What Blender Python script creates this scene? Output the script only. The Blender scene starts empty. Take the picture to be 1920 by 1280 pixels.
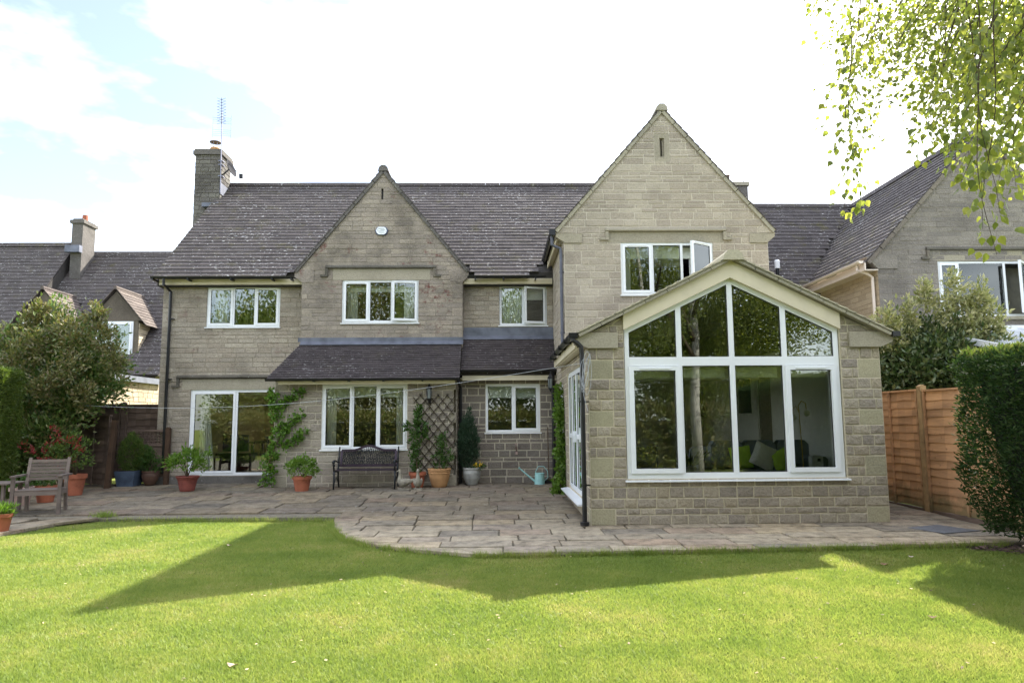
import bpy, math, random
import numpy as np
from mathutils import Vector, Matrix, noise
R = math.radians
random.seed(7)
rng = np.random.default_rng(11)
scene = bpy.context.scene
COL = scene.collection

# ------------------------------------------------------------------ camera
cam_d = bpy.data.cameras.new('camera')
cam_d.sensor_width = 36.0
cam_d.lens = 36.0 * 1323.55 / 1920.0
cam_d.clip_start = 0.05
cam_d.clip_end = 900.0
cam = bpy.data.objects.new('camera', cam_d)
COL.objects.link(cam)
_p, _y, _r = R(6.468), R(1.338), R(-0.418)
_f = Vector((math.sin(_y) * math.cos(_p), math.cos(_y) * math.cos(_p), math.sin(_p)))
_x0 = Vector((math.cos(_y), -math.sin(_y), 0.0))
_d0 = -(_x0.cross(_f))
_Rt = _x0 * math.cos(_r) - _d0 * math.sin(_r)
_Dn = _x0 * math.sin(_r) + _d0 * math.cos(_r)
_U = -_Dn
_m = Matrix(((_Rt.x, _U.x, -_f.x, 0.0), (_Rt.y, _U.y, -_f.y, 0.0), (_Rt.z, _U.z, -_f.z, 1.6), (0, 0, 0, 1)))
cam.matrix_world = _m
scene.camera = cam

# ------------------------------------------------------------------ light
SUNV = Vector((0.865, 0.955, 1.0)).normalized()        # towards the sun
sun_el = math.asin(SUNV.z)
sun_az = math.atan2(SUNV.x, SUNV.y)
sd = bpy.data.lights.new('sun', 'SUN')
sd.energy = 4.2
sd.angle = R(0.53)
sd.color = (1.0, 0.95, 0.86)
so = bpy.data.objects.new('sun', sd)
so.rotation_mode = 'QUATERNION'
so.rotation_quaternion = (-SUNV).to_track_quat('-Z', 'Y')
so.location = (20, 20, 30)
COL.objects.link(so)

world = bpy.data.worlds.new('World')
scene.world = world
world.use_nodes = True
wn, wl = world.node_tree.nodes, world.node_tree.links
wn.clear()
w_out = wn.new('ShaderNodeOutputWorld')
w_bg = wn.new('ShaderNodeBackground')
w_sky = wn.new('ShaderNodeTexSky')
w_sky.sky_type = 'NISHITA'
w_sky.sun_disc = False
w_sky.sun_elevation = sun_el
w_sky.sun_rotation = sun_az
w_sky.altitude = 100
w_sky.air_density = 1.0
w_sky.dust_density = 1.6
w_sky.ozone_density = 1.0
w_tc = wn.new('ShaderNodeTexCoord')
w_map = wn.new('ShaderNodeMapping')
w_map.inputs['Scale'].default_value = (1.0, 1.0, 2.2)
w_map.inputs["Location"].default_value = (4.7, 2.2, 0.1)
w_n = wn.new('ShaderNodeTexNoise')
w_n.inputs['Scale'].default_value = 1.7
w_n.inputs['Detail'].default_value = 7.0
w_n.inputs['Roughness'].default_value = 0.52
w_r = wn.new('ShaderNodeValToRGB')
w_r.color_ramp.elements[0].position = 0.435
w_r.color_ramp.elements[0].color = (0.0, 0.0, 0.0, 1)
w_r.color_ramp.elements[1].position = 0.66
w_r.color_ramp.elements[1].color = (0.95, 0.95, 0.95, 1)
w_mix = wn.new('ShaderNodeMixRGB')
w_mix.inputs['Color2'].default_value = (11.8, 12.1, 12.8, 1)
wl.new(w_tc.outputs['Generated'], w_map.inputs['Vector'])
wl.new(w_map.outputs['Vector'], w_n.inputs['Vector'])
wl.new(w_n.outputs['Fac'], w_r.inputs['Fac'])
wl.new(w_r.outputs['Color'], w_mix.inputs['Fac'])
w_thin = wn.new('ShaderNodeMixRGB')                 # thin high haze over the blue
w_thin.inputs['Fac'].default_value = 0.2
w_thin.inputs['Color2'].default_value = (2.3, 1.9, 1.5, 1)
wl.new(w_sky.outputs['Color'], w_thin.inputs['Color1'])
wl.new(w_thin.outputs['Color'], w_mix.inputs['Color1'])
wl.new(w_mix.outputs['Color'], w_bg.inputs['Color'])
wl.new(w_bg.outputs['Background'], w_out.inputs['Surface'])
w_bg.inputs['Strength'].default_value = 0.12

scene.view_settings.view_transform = 'Standard'
scene.view_settings.look = 'None'
scene.view_settings.gamma = 1.0
scene.view_settings.use_curve_mapping = False
scene.view_settings.exposure = 1.78
scene.render.engine = 'CYCLES'
scene.cycles.max_bounces = 8
scene.cycles.transparent_max_bounces = 12
scene.cycles.use_denoising = True

# ------------------------------------------------------------------ helpers
class MB:
    """collects shapes; build() links them as one mesh object"""
    def __init__(s):
        s.v = []; s.f = []; s.m = []
    def quad(s, a, b, c, d, m=0):
        n = len(s.v); s.v += [tuple(a), tuple(b), tuple(c), tuple(d)]
        s.f.append((n, n + 1, n + 2, n + 3)); s.m.append(m); return s
    def poly(s, pts, m=0):
        n = len(s.v); s.v += [tuple(p) for p in pts]
        s.f.append(tuple(range(n, n + len(pts)))); s.m.append(m); return s
    def hexa(s, p, m=0):
        n = len(s.v); s.v += [tuple(q) for q in p]
        for q in ((0, 3, 2, 1), (4, 5, 6, 7), (0, 1, 5, 4), (1, 2, 6, 5), (2, 3, 7, 6), (3, 0, 4, 7)):
            s.f.append(tuple(n + i for i in q)); s.m.append(m)
        return s
    def box(s, x0, x1, y0, y1, z0, z1, m=0):
        return s.hexa([(x0, y0, z0), (x1, y0, z0), (x1, y1, z0), (x0, y1, z0),
                       (x0, y0, z1), (x1, y0, z1), (x1, y1, z1), (x0, y1, z1)], m)
    def prism(s, pts, axis, a, b, m=0):
        """pts 2-D polygon extruded along axis from a to b"""
        def P(q, t):
            return {'x': (t, q[0], q[1]), 'y': (q[0], t, q[1]), 'z': (q[0], q[1], t)}[axis]
        n = len(s.v); k = len(pts)
        s.v += [P(q, a) for q in pts] + [P(q, b) for q in pts]
        s.f.append(tuple(range(n, n + k))); s.m.append(m)
        s.f.append(tuple(range(n + 2 * k - 1, n + k - 1, -1))); s.m.append(m)
        for i in range(k):
            j = (i + 1) % k
            s.f.append((n + i, n + k + i, n + k + j, n + j)); s.m.append(m)
        return s
    def beam(s, p, q, w, h, m=0, up=(0, 0, 1)):
        p, q = Vector(p), Vector(q); d = (q - p).normalized()
        u = Vector(up)
        if abs(d.dot(u)) > .98: u = Vector((0, 1, 0))
        sd_ = d.cross(u).normalized(); u = sd_.cross(d).normalized()
        a, b = sd_ * (w / 2), u * (h / 2)
        return s.hexa([p - a - b, p + a - b, q + a - b, q - a - b, p - a + b, p + a + b, q + a + b, q - a + b], m)
    def tube(s, pts, r, n=8, m=0, cap=True):
        pts = [Vector(p) for p in pts]; k = len(pts)
        rs = r if isinstance(r, (list, tuple)) else [r] * k
        base = len(s.v); prev = None
        for i, p in enumerate(pts):
            d = (pts[min(i + 1, k - 1)] - pts[max(i - 1, 0)])
            if d.length < 1e-9: d = Vector((0, 0, 1))
            d.normalize()
            if prev is None:
                u = Vector((0, 0, 1)) if abs(d.z) < .9 else Vector((1, 0, 0))
                a = d.cross(u).normalized()
            else:
                a = (prev - d * prev.dot(d))
                a = a.normalized() if a.length > 1e-6 else d.cross(Vector((0, 1, 0))).normalized()
            prev = a; b = d.cross(a)
            for j in range(n):
                t = 2 * math.pi * j / n
                s.v.append(tuple(p + (a * math.cos(t) + b * math.sin(t)) * rs[i]))
        for i in range(k - 1):
            for j in range(n):
                j2 = (j + 1) % n
                s.f.append((base + i * n + j, base + i * n + j2, base + (i + 1) * n + j2, base + (i + 1) * n + j)); s.m.append(m)
        if cap:
            s.f.append(tuple(base + j for j in range(n - 1, -1, -1))); s.m.append(m)
            s.f.append(tuple(base + (k - 1) * n + j for j in range(n))); s.m.append(m)
        return s
    def lathe(s, prof, c=(0, 0, 0), n=20, m=0):
        base = len(s.v); k = len(prof)
        for r, z in prof:
            for j in range(n):
                t = 2 * math.pi * j / n
                s.v.append((c[0] + r * math.cos(t), c[1] + r * math.sin(t), c[2] + z))
        for i in range(k - 1):
            for j in range(n):
                j2 = (j + 1) % n
                s.f.append((base + i * n + j, base + i * n + j2, base + (i + 1) * n + j2, base + (i + 1) * n + j)); s.m.append(m)
        s.f.append(tuple(base + j for j in range(n - 1, -1, -1))); s.m.append(m)
        s.f.append(tuple(base + (k - 1) * n + j for j in range(n))); s.m.append(m)
        return s
    def ball(s, c, rx, ry, rz, n=10, k=6, m=0):
        pr = []
        base = len(s.v)
        for i in range(k + 1):
            ph = math.pi * i / k
            rr = max(math.sin(ph), .02)
            for j in range(n):
                t = 2 * math.pi * j / n
                s.v.append((c[0] + rx * rr * math.cos(t), c[1] + ry * rr * math.sin(t), c[2] - rz * math.cos(ph)))
        for i in range(k):
            for j in range(n):
                j2 = (j + 1) % n
                s.f.append((base + i * n + j, base + i * n + j2, base + (i + 1) * n + j2, base + (i + 1) * n + j)); s.m.append(m)
        s.f.append(tuple(base + j for j in range(n - 1, -1, -1))); s.m.append(m)
        s.f.append(tuple(base + k * n + j for j in range(n))); s.m.append(m)
        return s
    def mesh(s, name, mats, off=(0, 0, 0), smooth=False):
        me = bpy.data.meshes.new(name)
        vv = s.v if not any(off) else [(a - off[0], b - off[1], c - off[2]) for a, b, c in s.v]
        me.from_pydata(vv, [], s.f)
        mats = mats if isinstance(mats, (list, tuple)) else [mats]
        for mt in mats: me.materials.append(mt)
        if len(mats) > 1: me.polygons.foreach_set('material_index', s.m)
        if smooth: me.polygons.foreach_set('use_smooth', [True] * len(me.polygons))
        me.update()
        return me
    def build(s, name, mats, parent=None, kind=None, smooth=False, label=None):
        off = woff(parent)
        o = bpy.data.objects.new(name, s.mesh(name, mats, off, smooth))
        COL.objects.link(o)
        if parent: o.parent = parent
        if kind: o['kind'] = kind
        if label: o['label'] = label
        return o

def woff(p):
    v = Vector((0, 0, 0))
    while p is not None:
        v += Vector(p.location); p = p.parent
    return (v.x, v.y, v.z)

def thing(name, label, cat, loc=(0, 0, 0), group=None):
    o = bpy.data.objects.new(name, None); COL.objects.link(o)
    o.location = loc; o.empty_display_size = .2
    return tag(o, label, cat, group)
def tag(o, label, cat, group=None):
    o['label'] = label; o['category'] = cat
    if group: o['group'] = group
    return o
def link_mesh(name, me, parent, loc=(0, 0, 0), rot=(0, 0, 0), sc=(1, 1, 1)):
    o = bpy.data.objects.new(name, me); COL.objects.link(o)
    o.parent = parent; o.location = loc; o.rotation_euler = rot; o.scale = sc
    return o
def copy_tree(o, parent=None):
    c = o.copy(); COL.objects.link(c)
    c.parent = parent
    for ch in list(o.children): copy_tree(ch, c)
    return c
def split(mb, name, mats, parent, **kw):
    """build every closed shape of mb as a part of its own (shapes were added one after the other)"""
    par = list(range(len(mb.v)))
    def find(i):
        while par[i] != i:
            par[i] = par[par[i]]; i = par[i]
        return i
    for f in mb.f:
        r = find(f[0])
        for i in f[1:]: par[find(i)] = r
    groups = {}
    for f, m_ in zip(mb.f, mb.m): groups.setdefault(find(f[0]), []).append((f, m_))
    out = []
    for g in groups.values():
        q = MB(); idx = {}
        for f, m_ in g:
            for i in f:
                if i not in idx: idx[i] = len(q.v); q.v.append(mb.v[i])
            q.f.append(tuple(idx[i] for i in f)); q.m.append(m_)
        out.append(q.build(name, mats, parent, **kw))
    return out
def gz(y):
    return max(0.0, .0235 * (y - 11.0))

# ------------------------------------------------------------------ materials
def _nt(name):
    m = bpy.data.materials.new(name); m.use_nodes = True
    return m, m.node_tree.nodes, m.node_tree.links, m.node_tree.nodes['Principled BSDF']
def _math(n, l, op, a, b=None, clamp=False):
    q = n.new('ShaderNodeMath'); q.operation = op; q.use_clamp = clamp
    for i, x in enumerate((a, b)):
        if x is None: continue
        if isinstance(x, (int, float)): q.inputs[i].default_value = x
        else: l.new(x, q.inputs[i])
    return q.outputs[0]
def _noise(n, l, vec, scale, detail=4, rough=.55):
    t = n.new('ShaderNodeTexNoise'); t.inputs['Scale'].default_value = scale
    t.inputs['Detail'].default_value = detail; t.inputs['Roughness'].default_value = rough
    l.new(vec, t.inputs['Vector']); return t.outputs['Fac']
def _mix(n, l, fac, a, b, mode='MIX'):
    q = n.new('ShaderNodeMixRGB'); q.blend_type = mode
    for k, x in (('Fac', fac), ('Color1', a), ('Color2', b)):
        if isinstance(x, (int, float)): q.inputs[k].default_value = x
        elif isinstance(x, tuple): q.inputs[k].default_value = (*x[:3], 1)
        else: l.new(x, q.inputs[k])
    return q.outputs[0]
def _ramp(n, l, fac, stops):
    q = n.new('ShaderNodeValToRGB'); l.new(fac, q.inputs[0])
    e = q.color_ramp.elements
    while len(e) < len(stops): e.new(.5)
    for i, (p, c) in enumerate(stops):
        e[i].position = p
        e[i].color = (*c[:3], 1) if isinstance(c, tuple) else (c, c, c, 1)
    return q.outputs[0]
def _rnd(n, l):
    g = n.new('ShaderNodeNewGeometry'); oi = n.new('ShaderNodeObjectInfo')
    s = _math(n, l, 'ADD', g.outputs['Random Per Island'], oi.outputs['Random'])
    return _math(n, l, 'FRACT', s), g.outputs['Position']
def _bump(n, l, bs, h, strength, dist=.01):
    b = n.new('ShaderNodeBump'); b.inputs['Strength'].default_value = strength
    b.inputs['Distance'].default_value = dist
    l.new(h, b.inputs['Height']); l.new(b.outputs[0], bs.inputs['Normal'])

def M(name, c, rough=.7, var=.25, scale=6, bump=.2, bscale=60, island=.0, metal=0., c2=None, spec=.4, stretch=None, local=False, emit=None):
    m, n, l, bs = _nt(name)
    rnd, pos = _rnd(n, l)
    if local:
        tc = n.new('ShaderNodeTexCoord'); pos = tc.outputs['Object']
    if stretch:
        mp = n.new('ShaderNodeMapping'); mp.inputs['Scale'].default_value = stretch
        l.new(pos, mp.inputs['Vector']); pos = mp.outputs['Vector']
    f = _noise(n, l, pos, scale)
    c2 = c2 or tuple(x * (1 - var) for x in c)
    hi = tuple(min(1, x * (1 + var * .6)) for x in c)
    col = _ramp(n, l, f, [(.3, c2), (.5, c), (.72, hi)])
    if island:
        k = _math(n, l, 'MULTIPLY_ADD', rnd, 2 * island); n[-1].inputs[2].default_value = 1 - island
        col = _mix(n, l, 1.0, col, k, 'MULTIPLY')
    l.new(col, bs.inputs['Base Color'])
    bs.inputs['Roughness'].default_value = rough
    bs.inputs['Metallic'].default_value = metal
    bs.inputs['Specular IOR Level'].default_value = spec
    if bump: _bump(n, l, bs, _noise(n, l, pos, bscale, 5, .6), bump)
    return m

def stone_mat(name, cols, stain=.35, bump=.9, red=0.0, lich=0.0, gain=1.0):
    m, n, l, bs = _nt(name)
    rnd, pos = _rnd(n, l)
    k = len(cols)
    col = _ramp(n, l, rnd, [((i + .2) / k, tuple(x * gain for x in c)) for i, c in enumerate(cols)])
    fine = _noise(n, l, pos, 38, 6, .65)
    col = _mix(n, l, .6, col, _ramp(n, l, fine, [(.3, .55), (.5, 1.0), (.7, 1.3)]), 'MULTIPLY')
    big = _noise(n, l, pos, 1.1, 5, .6)
    col = _mix(n, l, stain, col, _ramp(n, l, big, [(.35, .55), (.5, 1.0), (.68, 1.18)]), 'MULTIPLY')
    if red:
        a = _noise(n, l, pos, 1.6, 4, .6); b = _noise(n, l, pos, 7, 3, .6)
        f = _math(n, l, 'MULTIPLY', _ramp(n, l, a, [(.56, 0.), (.66, 1.)]), _ramp(n, l, b, [(.5, 0.), (.62, 1.)]))
        col = _mix(n, l, _math(n, l, 'MULTIPLY', f, red), col, (.16, .075, .065))
    if lich:
        a = _noise(n, l, pos, 16, 3, .7)
        col = _mix(n, l, _ramp(n, l, a, [(.66, 0.), (.72, lich)]), col, (.5, .5, .47))
        a = _noise(n, l, pos, 5, 5, .7)
        col = _mix(n, l, _ramp(n, l, a, [(.58, 0.), (.75, .6)]), col, (.08, .075, .07))
    l.new(col, bs.inputs['Base Color'])
    bs.inputs['Roughness'].default_value = .93
    bs.inputs['Specular IOR Level'].default_value = .15
    h = _math(n, l, 'ADD', fine, _math(n, l, 'MULTIPLY', _noise(n, l, pos, 11, 4, .6), 1.6))
    _bump(n, l, bs, h, bump, .018)
    return m

def tile_mat(name, base, base2, lich=.55, moss=.3):
    m, n, l, bs = _nt(name)
    rnd, pos = _rnd(n, l)
    col = _ramp(n, l, rnd, [(.1, base), (.5, base2), (.9, tuple(x * 1.35 for x in base))])
    col = _mix(n, l, .5, col, _ramp(n, l, _noise(n, l, pos, 30, 4, .7), [(.3, .6), (.7, 1.4)]), 'MULTIPLY')
    mp = n.new('ShaderNodeMapping'); mp.inputs['Scale'].default_value = (1, 1.2, 1.8)
    l.new(pos, mp.inputs['Vector']); p2 = mp.outputs[0]
    a = _noise(n, l, p2, 13, 3, .62)
    big = _noise(n, l, pos, .8, 3, .5)
    a = _math(n, l, 'ADD', a, _math(n, l, 'MULTIPLY', big, .22))
    col = _mix(n, l, _ramp(n, l, a, [(.745, 0.), (.79, lich)]), col, (.62, .62, .6))
    b = _noise(n, l, pos, 24, 3, .6)
    col = _mix(n, l, _ramp(n, l, b, [(.64, 0.), (.7, lich * .6)]), col, (.4, .39, .37))
    mo = _noise(n, l, pos, 2.3, 5, .7)
    col = _mix(n, l, _ramp(n, l, mo, [(.55, 0.), (.7, moss)]), col, (.11, .1, .03))
    l.new(col, bs.inputs['Base Color'])
    bs.inputs['Roughness'].default_value = .85
    bs.inputs['Specular IOR Level'].default_value = .3
    _bump(n, l, bs, _noise(n, l, pos, 45, 4, .6), .5, .006)
    return m

def leaf_mat(name, cols, trans=.45, rough=.45, spec=.35, tcol=None):
    m, n, l, bs = _nt(name)
    rnd, pos = _rnd(n, l)
    k = len(cols)
    big = _noise(n, l, pos, 1.3, 3, .6)
    f = _math(n, l, 'ADD', _math(n, l, 'MULTIPLY', rnd, .75), _math(n, l, 'MULTIPLY', big, .3), True)
    col = _ramp(n, l, f, [((i + .3) / k, c) for i, c in enumerate(cols)])
    l.new(col, bs.inputs['Base Color'])
    bs.inputs['Roughness'].default_value = rough
    bs.inputs['Specular IOR Level'].default_value = spec
    tr = n.new('ShaderNodeBsdfTranslucent')
    tc = _mix(n, l, 1.0, col, tcol or (1.35, 1.5, .75), 'MULTIPLY')
    l.new(tc, tr.inputs['Color'])
    mx = n.new('ShaderNodeMixShader'); mx.inputs[0].default_value = trans
    l.new(bs.outputs[0], mx.inputs[1]); l.new(tr.outputs[0], mx.inputs[2])
    l.new(mx.outputs[0], n['Material Output'].inputs['Surface'])
    return m

def glass_mat(name, ior=1.85, tint=(.97, .985, .97)):
    m, n, l, bs = _nt(name)
    n.remove(bs)
    t = n.new('ShaderNodeBsdfTransparent'); t.inputs[0].default_value = (*tint, 1)
    g = n.new('ShaderNodeBsdfGlossy'); g.inputs['Roughness'].default_value = .0
    g.inputs[0].default_value = (.95, 1, .97, 1)
    fr = n.new('ShaderNodeFresnel'); fr.inputs[0].default_value = ior
    tc = n.new('ShaderNodeNewGeometry')
    nz = _noise(n, l, tc.outputs['Position'], 1.6, 2, .5)
    b = n.new('ShaderNodeBump'); b.inputs['Strength'].default_value = .02; b.inputs['Distance'].default_value = .02
    l.new(nz, b.inputs['Height']); l.new(b.outputs[0], g.inputs['Normal'])
    mx = n.new('ShaderNodeMixShader')
    l.new(fr.outputs[0], mx.inputs[0]); l.new(t.outputs[0], mx.inputs[1]); l.new(g.outputs[0], mx.inputs[2])
    l.new(mx.outputs[0], n['Material Output'].inputs['Surface'])
    return m

MT = {}
MT['stone_main'] = stone_mat('stone_main', [(.36, .312, .25), (.315, .276, .225), (.395, .348, .28), (.33, .283, .225)], .5, .8, .4)
MT['stone_gable'] = stone_mat('stone_gable', [(.315, .268, .218), (.265, .23, .193), (.35, .302, .243), (.275, .238, .2)], .8, .9, 1.0)
MT['stone_new'] = stone_mat('stone_new', [(.39, .338, .27), (.355, .306, .248), (.425, .375, .3), (.34, .293, .238)], .35, .6)
MT['stone_sun'] = stone_mat('stone_sun', [(.36, .312, .235), (.30, .26, .21), (.40, .348, .265), (.27, .235, .195), (.345, .295, .215)], .35, 1.0)
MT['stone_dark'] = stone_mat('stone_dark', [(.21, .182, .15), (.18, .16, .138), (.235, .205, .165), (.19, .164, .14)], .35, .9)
MT['stone_lean'] = stone_mat('stone_lean', [(.305, .266, .215), (.26, .228, .19), (.335, .298, .235), (.275, .24, .195)], .35, .8)
MT['ashlar'] = stone_mat('ashlar', [(.33, .295, .225), (.31, .28, .215), (.345, .31, .24)], .35, .25)
MT['ashlar_sun'] = stone_mat('ashlar_sun', [(.35, .32, .215), (.31, .285, .2), (.37, .335, .225)], .35, .35)
MT['drip'] = stone_mat('drip', [(.17, .15, .12), (.13, .12, .1)], .9, .9, 0, .8)
MT['mortar_main'] = M('mortar_main', (.27, .235, .18), .95, .2, 20, .4, 90)
MT['mortar_gable'] = M('mortar_gable', (.25, .22, .175), .95, .2, 20, .4, 90)
MT['mortar_new'] = M('mortar_new', (.56, .51, .42), .95, .12, 20, .4, 90)
MT['mortar_sun'] = M('mortar_sun', (.54, .48, .35), .95, .15, 20, .4, 90)
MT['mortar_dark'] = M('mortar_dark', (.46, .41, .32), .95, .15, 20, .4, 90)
MT['tile_main'] = tile_mat('tile_main', (.062, .053, .051), (.081, .07, .067), .7, .4)
MT['tile_low'] = tile_mat('tile_low', (.045, .037, .038), (.06, .05, .05), .25, .12)
MT['tile_sun'] = tile_mat('tile_sun', (.36, .33, .24), (.42, .38, .28), .1, .15)
MT['tile_right'] = tile_mat('tile_right', (.058, .05, .049), (.075, .065, .062), .7, .6)
MT['deck'] = M('deck', (.05, .045, .04), .9)
MT['verge'] = stone_mat('verge', [(.17, .16, .14), (.13, .12, .11)], .7, .8, 0, .6)
MT['verge_new'] = stone_mat('verge_new', [(.36, .33, .25), (.32, .295, .23)], .4, .5)
MT['cream'] = M('cream', (.64, .57, .42), .55, .1, 3, .05)
MT['cream_dark'] = M('cream_dark', (.5, .42, .3), .6, .15, 3, .05)
MT['upvc'] = M('upvc', (.78, .8, .82), .28, .04, 2, .0)
MT['gasket'] = M('gasket', (.02, .02, .02), .6)
MT['black'] = M('black', (.014, .014, .016), .35, .3, 8, .05)
MT['greypipe'] = M('greypipe', (.09, .095, .125), .35, .2)
MT['lead'] = M('lead', (.13, .14, .175), .5, .35, 4, .2, 30, metal=.2)
MT['glass'] = glass_mat('glass')
MT['plaster'] = M('plaster', (.8, .79, .75), .9, .05)
MT['plaster_warm'] = M('plaster_warm', (.55, .47, .3), .9, .08)
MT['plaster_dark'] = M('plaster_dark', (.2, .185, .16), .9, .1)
MT['carpet'] = M('carpet', (.38, .34, .28), .95, .2, 30)
MT['curtain'] = M('curtain', (.82, .82, .8), .9, .06, 3, .2, 200)
MT['blind'] = M('blind', (.84, .86, .8), .8, .06)
MT['darkwood'] = M('darkwood', (.035, .022, .015), .4, .4, 5, .1)
MT['terracotta'] = M('terracotta', (.33, .105, .055), .85, .3, 7, .3, 50, local=True)
MT['terracotta_red'] = M('terracotta_red', (.22, .06, .045), .8, .3, 7, .3, 50, local=True)
MT['terracotta_pale'] = M('terracotta_pale', (.4, .28, .24), .9, .3, 7, .3, 50, local=True)
MT['terracotta_buff'] = M('terracotta_buff', (.42, .23, .1), .85, .2, 7, .3, 50, local=True)
MT['grey_pot'] = M('grey_pot', (.3, .3, .28), .45, .35, 6, .3, 40, local=True)
MT['brown_pot'] = M('brown_pot', (.1, .055, .04), .4, .3, 6, .2)
MT['slate_pot'] = M('slate_pot', (.06, .085, .13), .7, .35, 5, .3)
MT['compost'] = M('compost', (.03, .02, .013), 1, .4, 30, .8, 60)
MT['teak'] = M('teak', (.15, .118, .1), .8, .3, 9, .4, 60, island=.2, stretch=(.25, 1, 1))
MT['fence_dark'] = M('fence_dark', (.14, .098, .076), .9, .35, 5, .6, 50, island=.25, stretch=(.3, .3, 2))
MT['fence_post_dark'] = M('fence_post_dark', (.065, .036, .02), .85, .4, 5, .5, 50)
MT['fence_orange'] = M('fence_orange', (.5, .28, .145), .8, .3, 4, .5, 45, island=.2, stretch=(1, .3, 2))
MT['fence_post_orange'] = M('fence_post_orange', (.38, .25, .125), .85, .3, 4, .5, 45)
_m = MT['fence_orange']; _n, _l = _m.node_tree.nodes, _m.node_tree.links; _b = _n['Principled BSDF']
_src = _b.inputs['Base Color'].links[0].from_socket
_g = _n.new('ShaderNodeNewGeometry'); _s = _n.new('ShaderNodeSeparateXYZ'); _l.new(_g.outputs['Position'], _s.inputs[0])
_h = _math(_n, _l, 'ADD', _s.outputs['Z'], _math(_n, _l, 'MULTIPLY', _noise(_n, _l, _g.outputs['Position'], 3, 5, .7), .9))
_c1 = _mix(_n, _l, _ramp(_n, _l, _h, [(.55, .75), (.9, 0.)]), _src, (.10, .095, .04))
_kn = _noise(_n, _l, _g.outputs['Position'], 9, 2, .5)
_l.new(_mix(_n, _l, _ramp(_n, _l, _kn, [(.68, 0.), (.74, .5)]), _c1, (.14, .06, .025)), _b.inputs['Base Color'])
MT['bronze'] = M('bronze', (.045, .03, .045), .45, .3, 12, .3, 80, metal=.4)
MT['iron'] = M('iron', (.02, .022, .025), .5, .3, 12, .3, 80, metal=.3)
MT['goose'] = M('goose', (.28, .255, .2), .9, .35, 14, .7, 60)
MT['mint'] = M('mint', (.3, .55, .53), .45, .1, 8, .05)
MT['wire'] = M('wire', (.45, .47, .5), .5)
MT['alu'] = M('alu', (.24, .24, .28), .35, .1, metal=.7)
MT['bark'] = M('bark', (.07, .05, .035), .95, .4, 8, .8, 30)
MT['stem'] = M('stem', (.09, .06, .035), .9, .3, 20, .3)
MT['trellis'] = M('trellis', (.05, .036, .026), .9, .3, 20, .4)

# ------------------------------------------------------------------ masonry
FRONT = lambda y0: (lambda u, z, d: (u, y0 - d, z))
LEFTF = lambda x0: (lambda u, z, d: (x0 - d, u, z))
RIGHTF = lambda x0: (lambda u, z, d: (x0 + d, u, z))

def cuts(u0, u1, z0, z1, openings):
    """free pieces (ua, ub, za, zb) of one course once the openings are taken out"""
    bp = {u0, u1}
    for (a, b, c, d) in openings:
        if c < z1 - 1e-4 and d > z0 + 1e-4:
            if u0 < a < u1: bp.add(a)
            if u0 < b < u1: bp.add(b)
    bp = sorted(bp); out = []
    for a, b in zip(bp, bp[1:]):
        mid = (a + b) / 2; lo, hi = z0, z1; ok = True
        for (oa, ob, oc, od) in openings:
            if oa < mid < ob and oc < hi - 1e-4 and od > lo + 1e-4:
                if oc <= lo and od >= hi: ok = False
                elif oc > lo and od >= hi: hi = oc
                elif od < hi and oc <= lo: lo = od
                else: hi = oc
        if ok and hi - lo > .012 and b - a > .012:
            if out and abs(out[-1][1] - a) < 1e-6 and abs(out[-1][2] - lo) < 1e-6 and abs(out[-1][3] - hi) < 1e-6:
                out[-1] = (out[-1][0], b, lo, hi)
            else: out.append((a, b, lo, hi))
    return out

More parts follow.
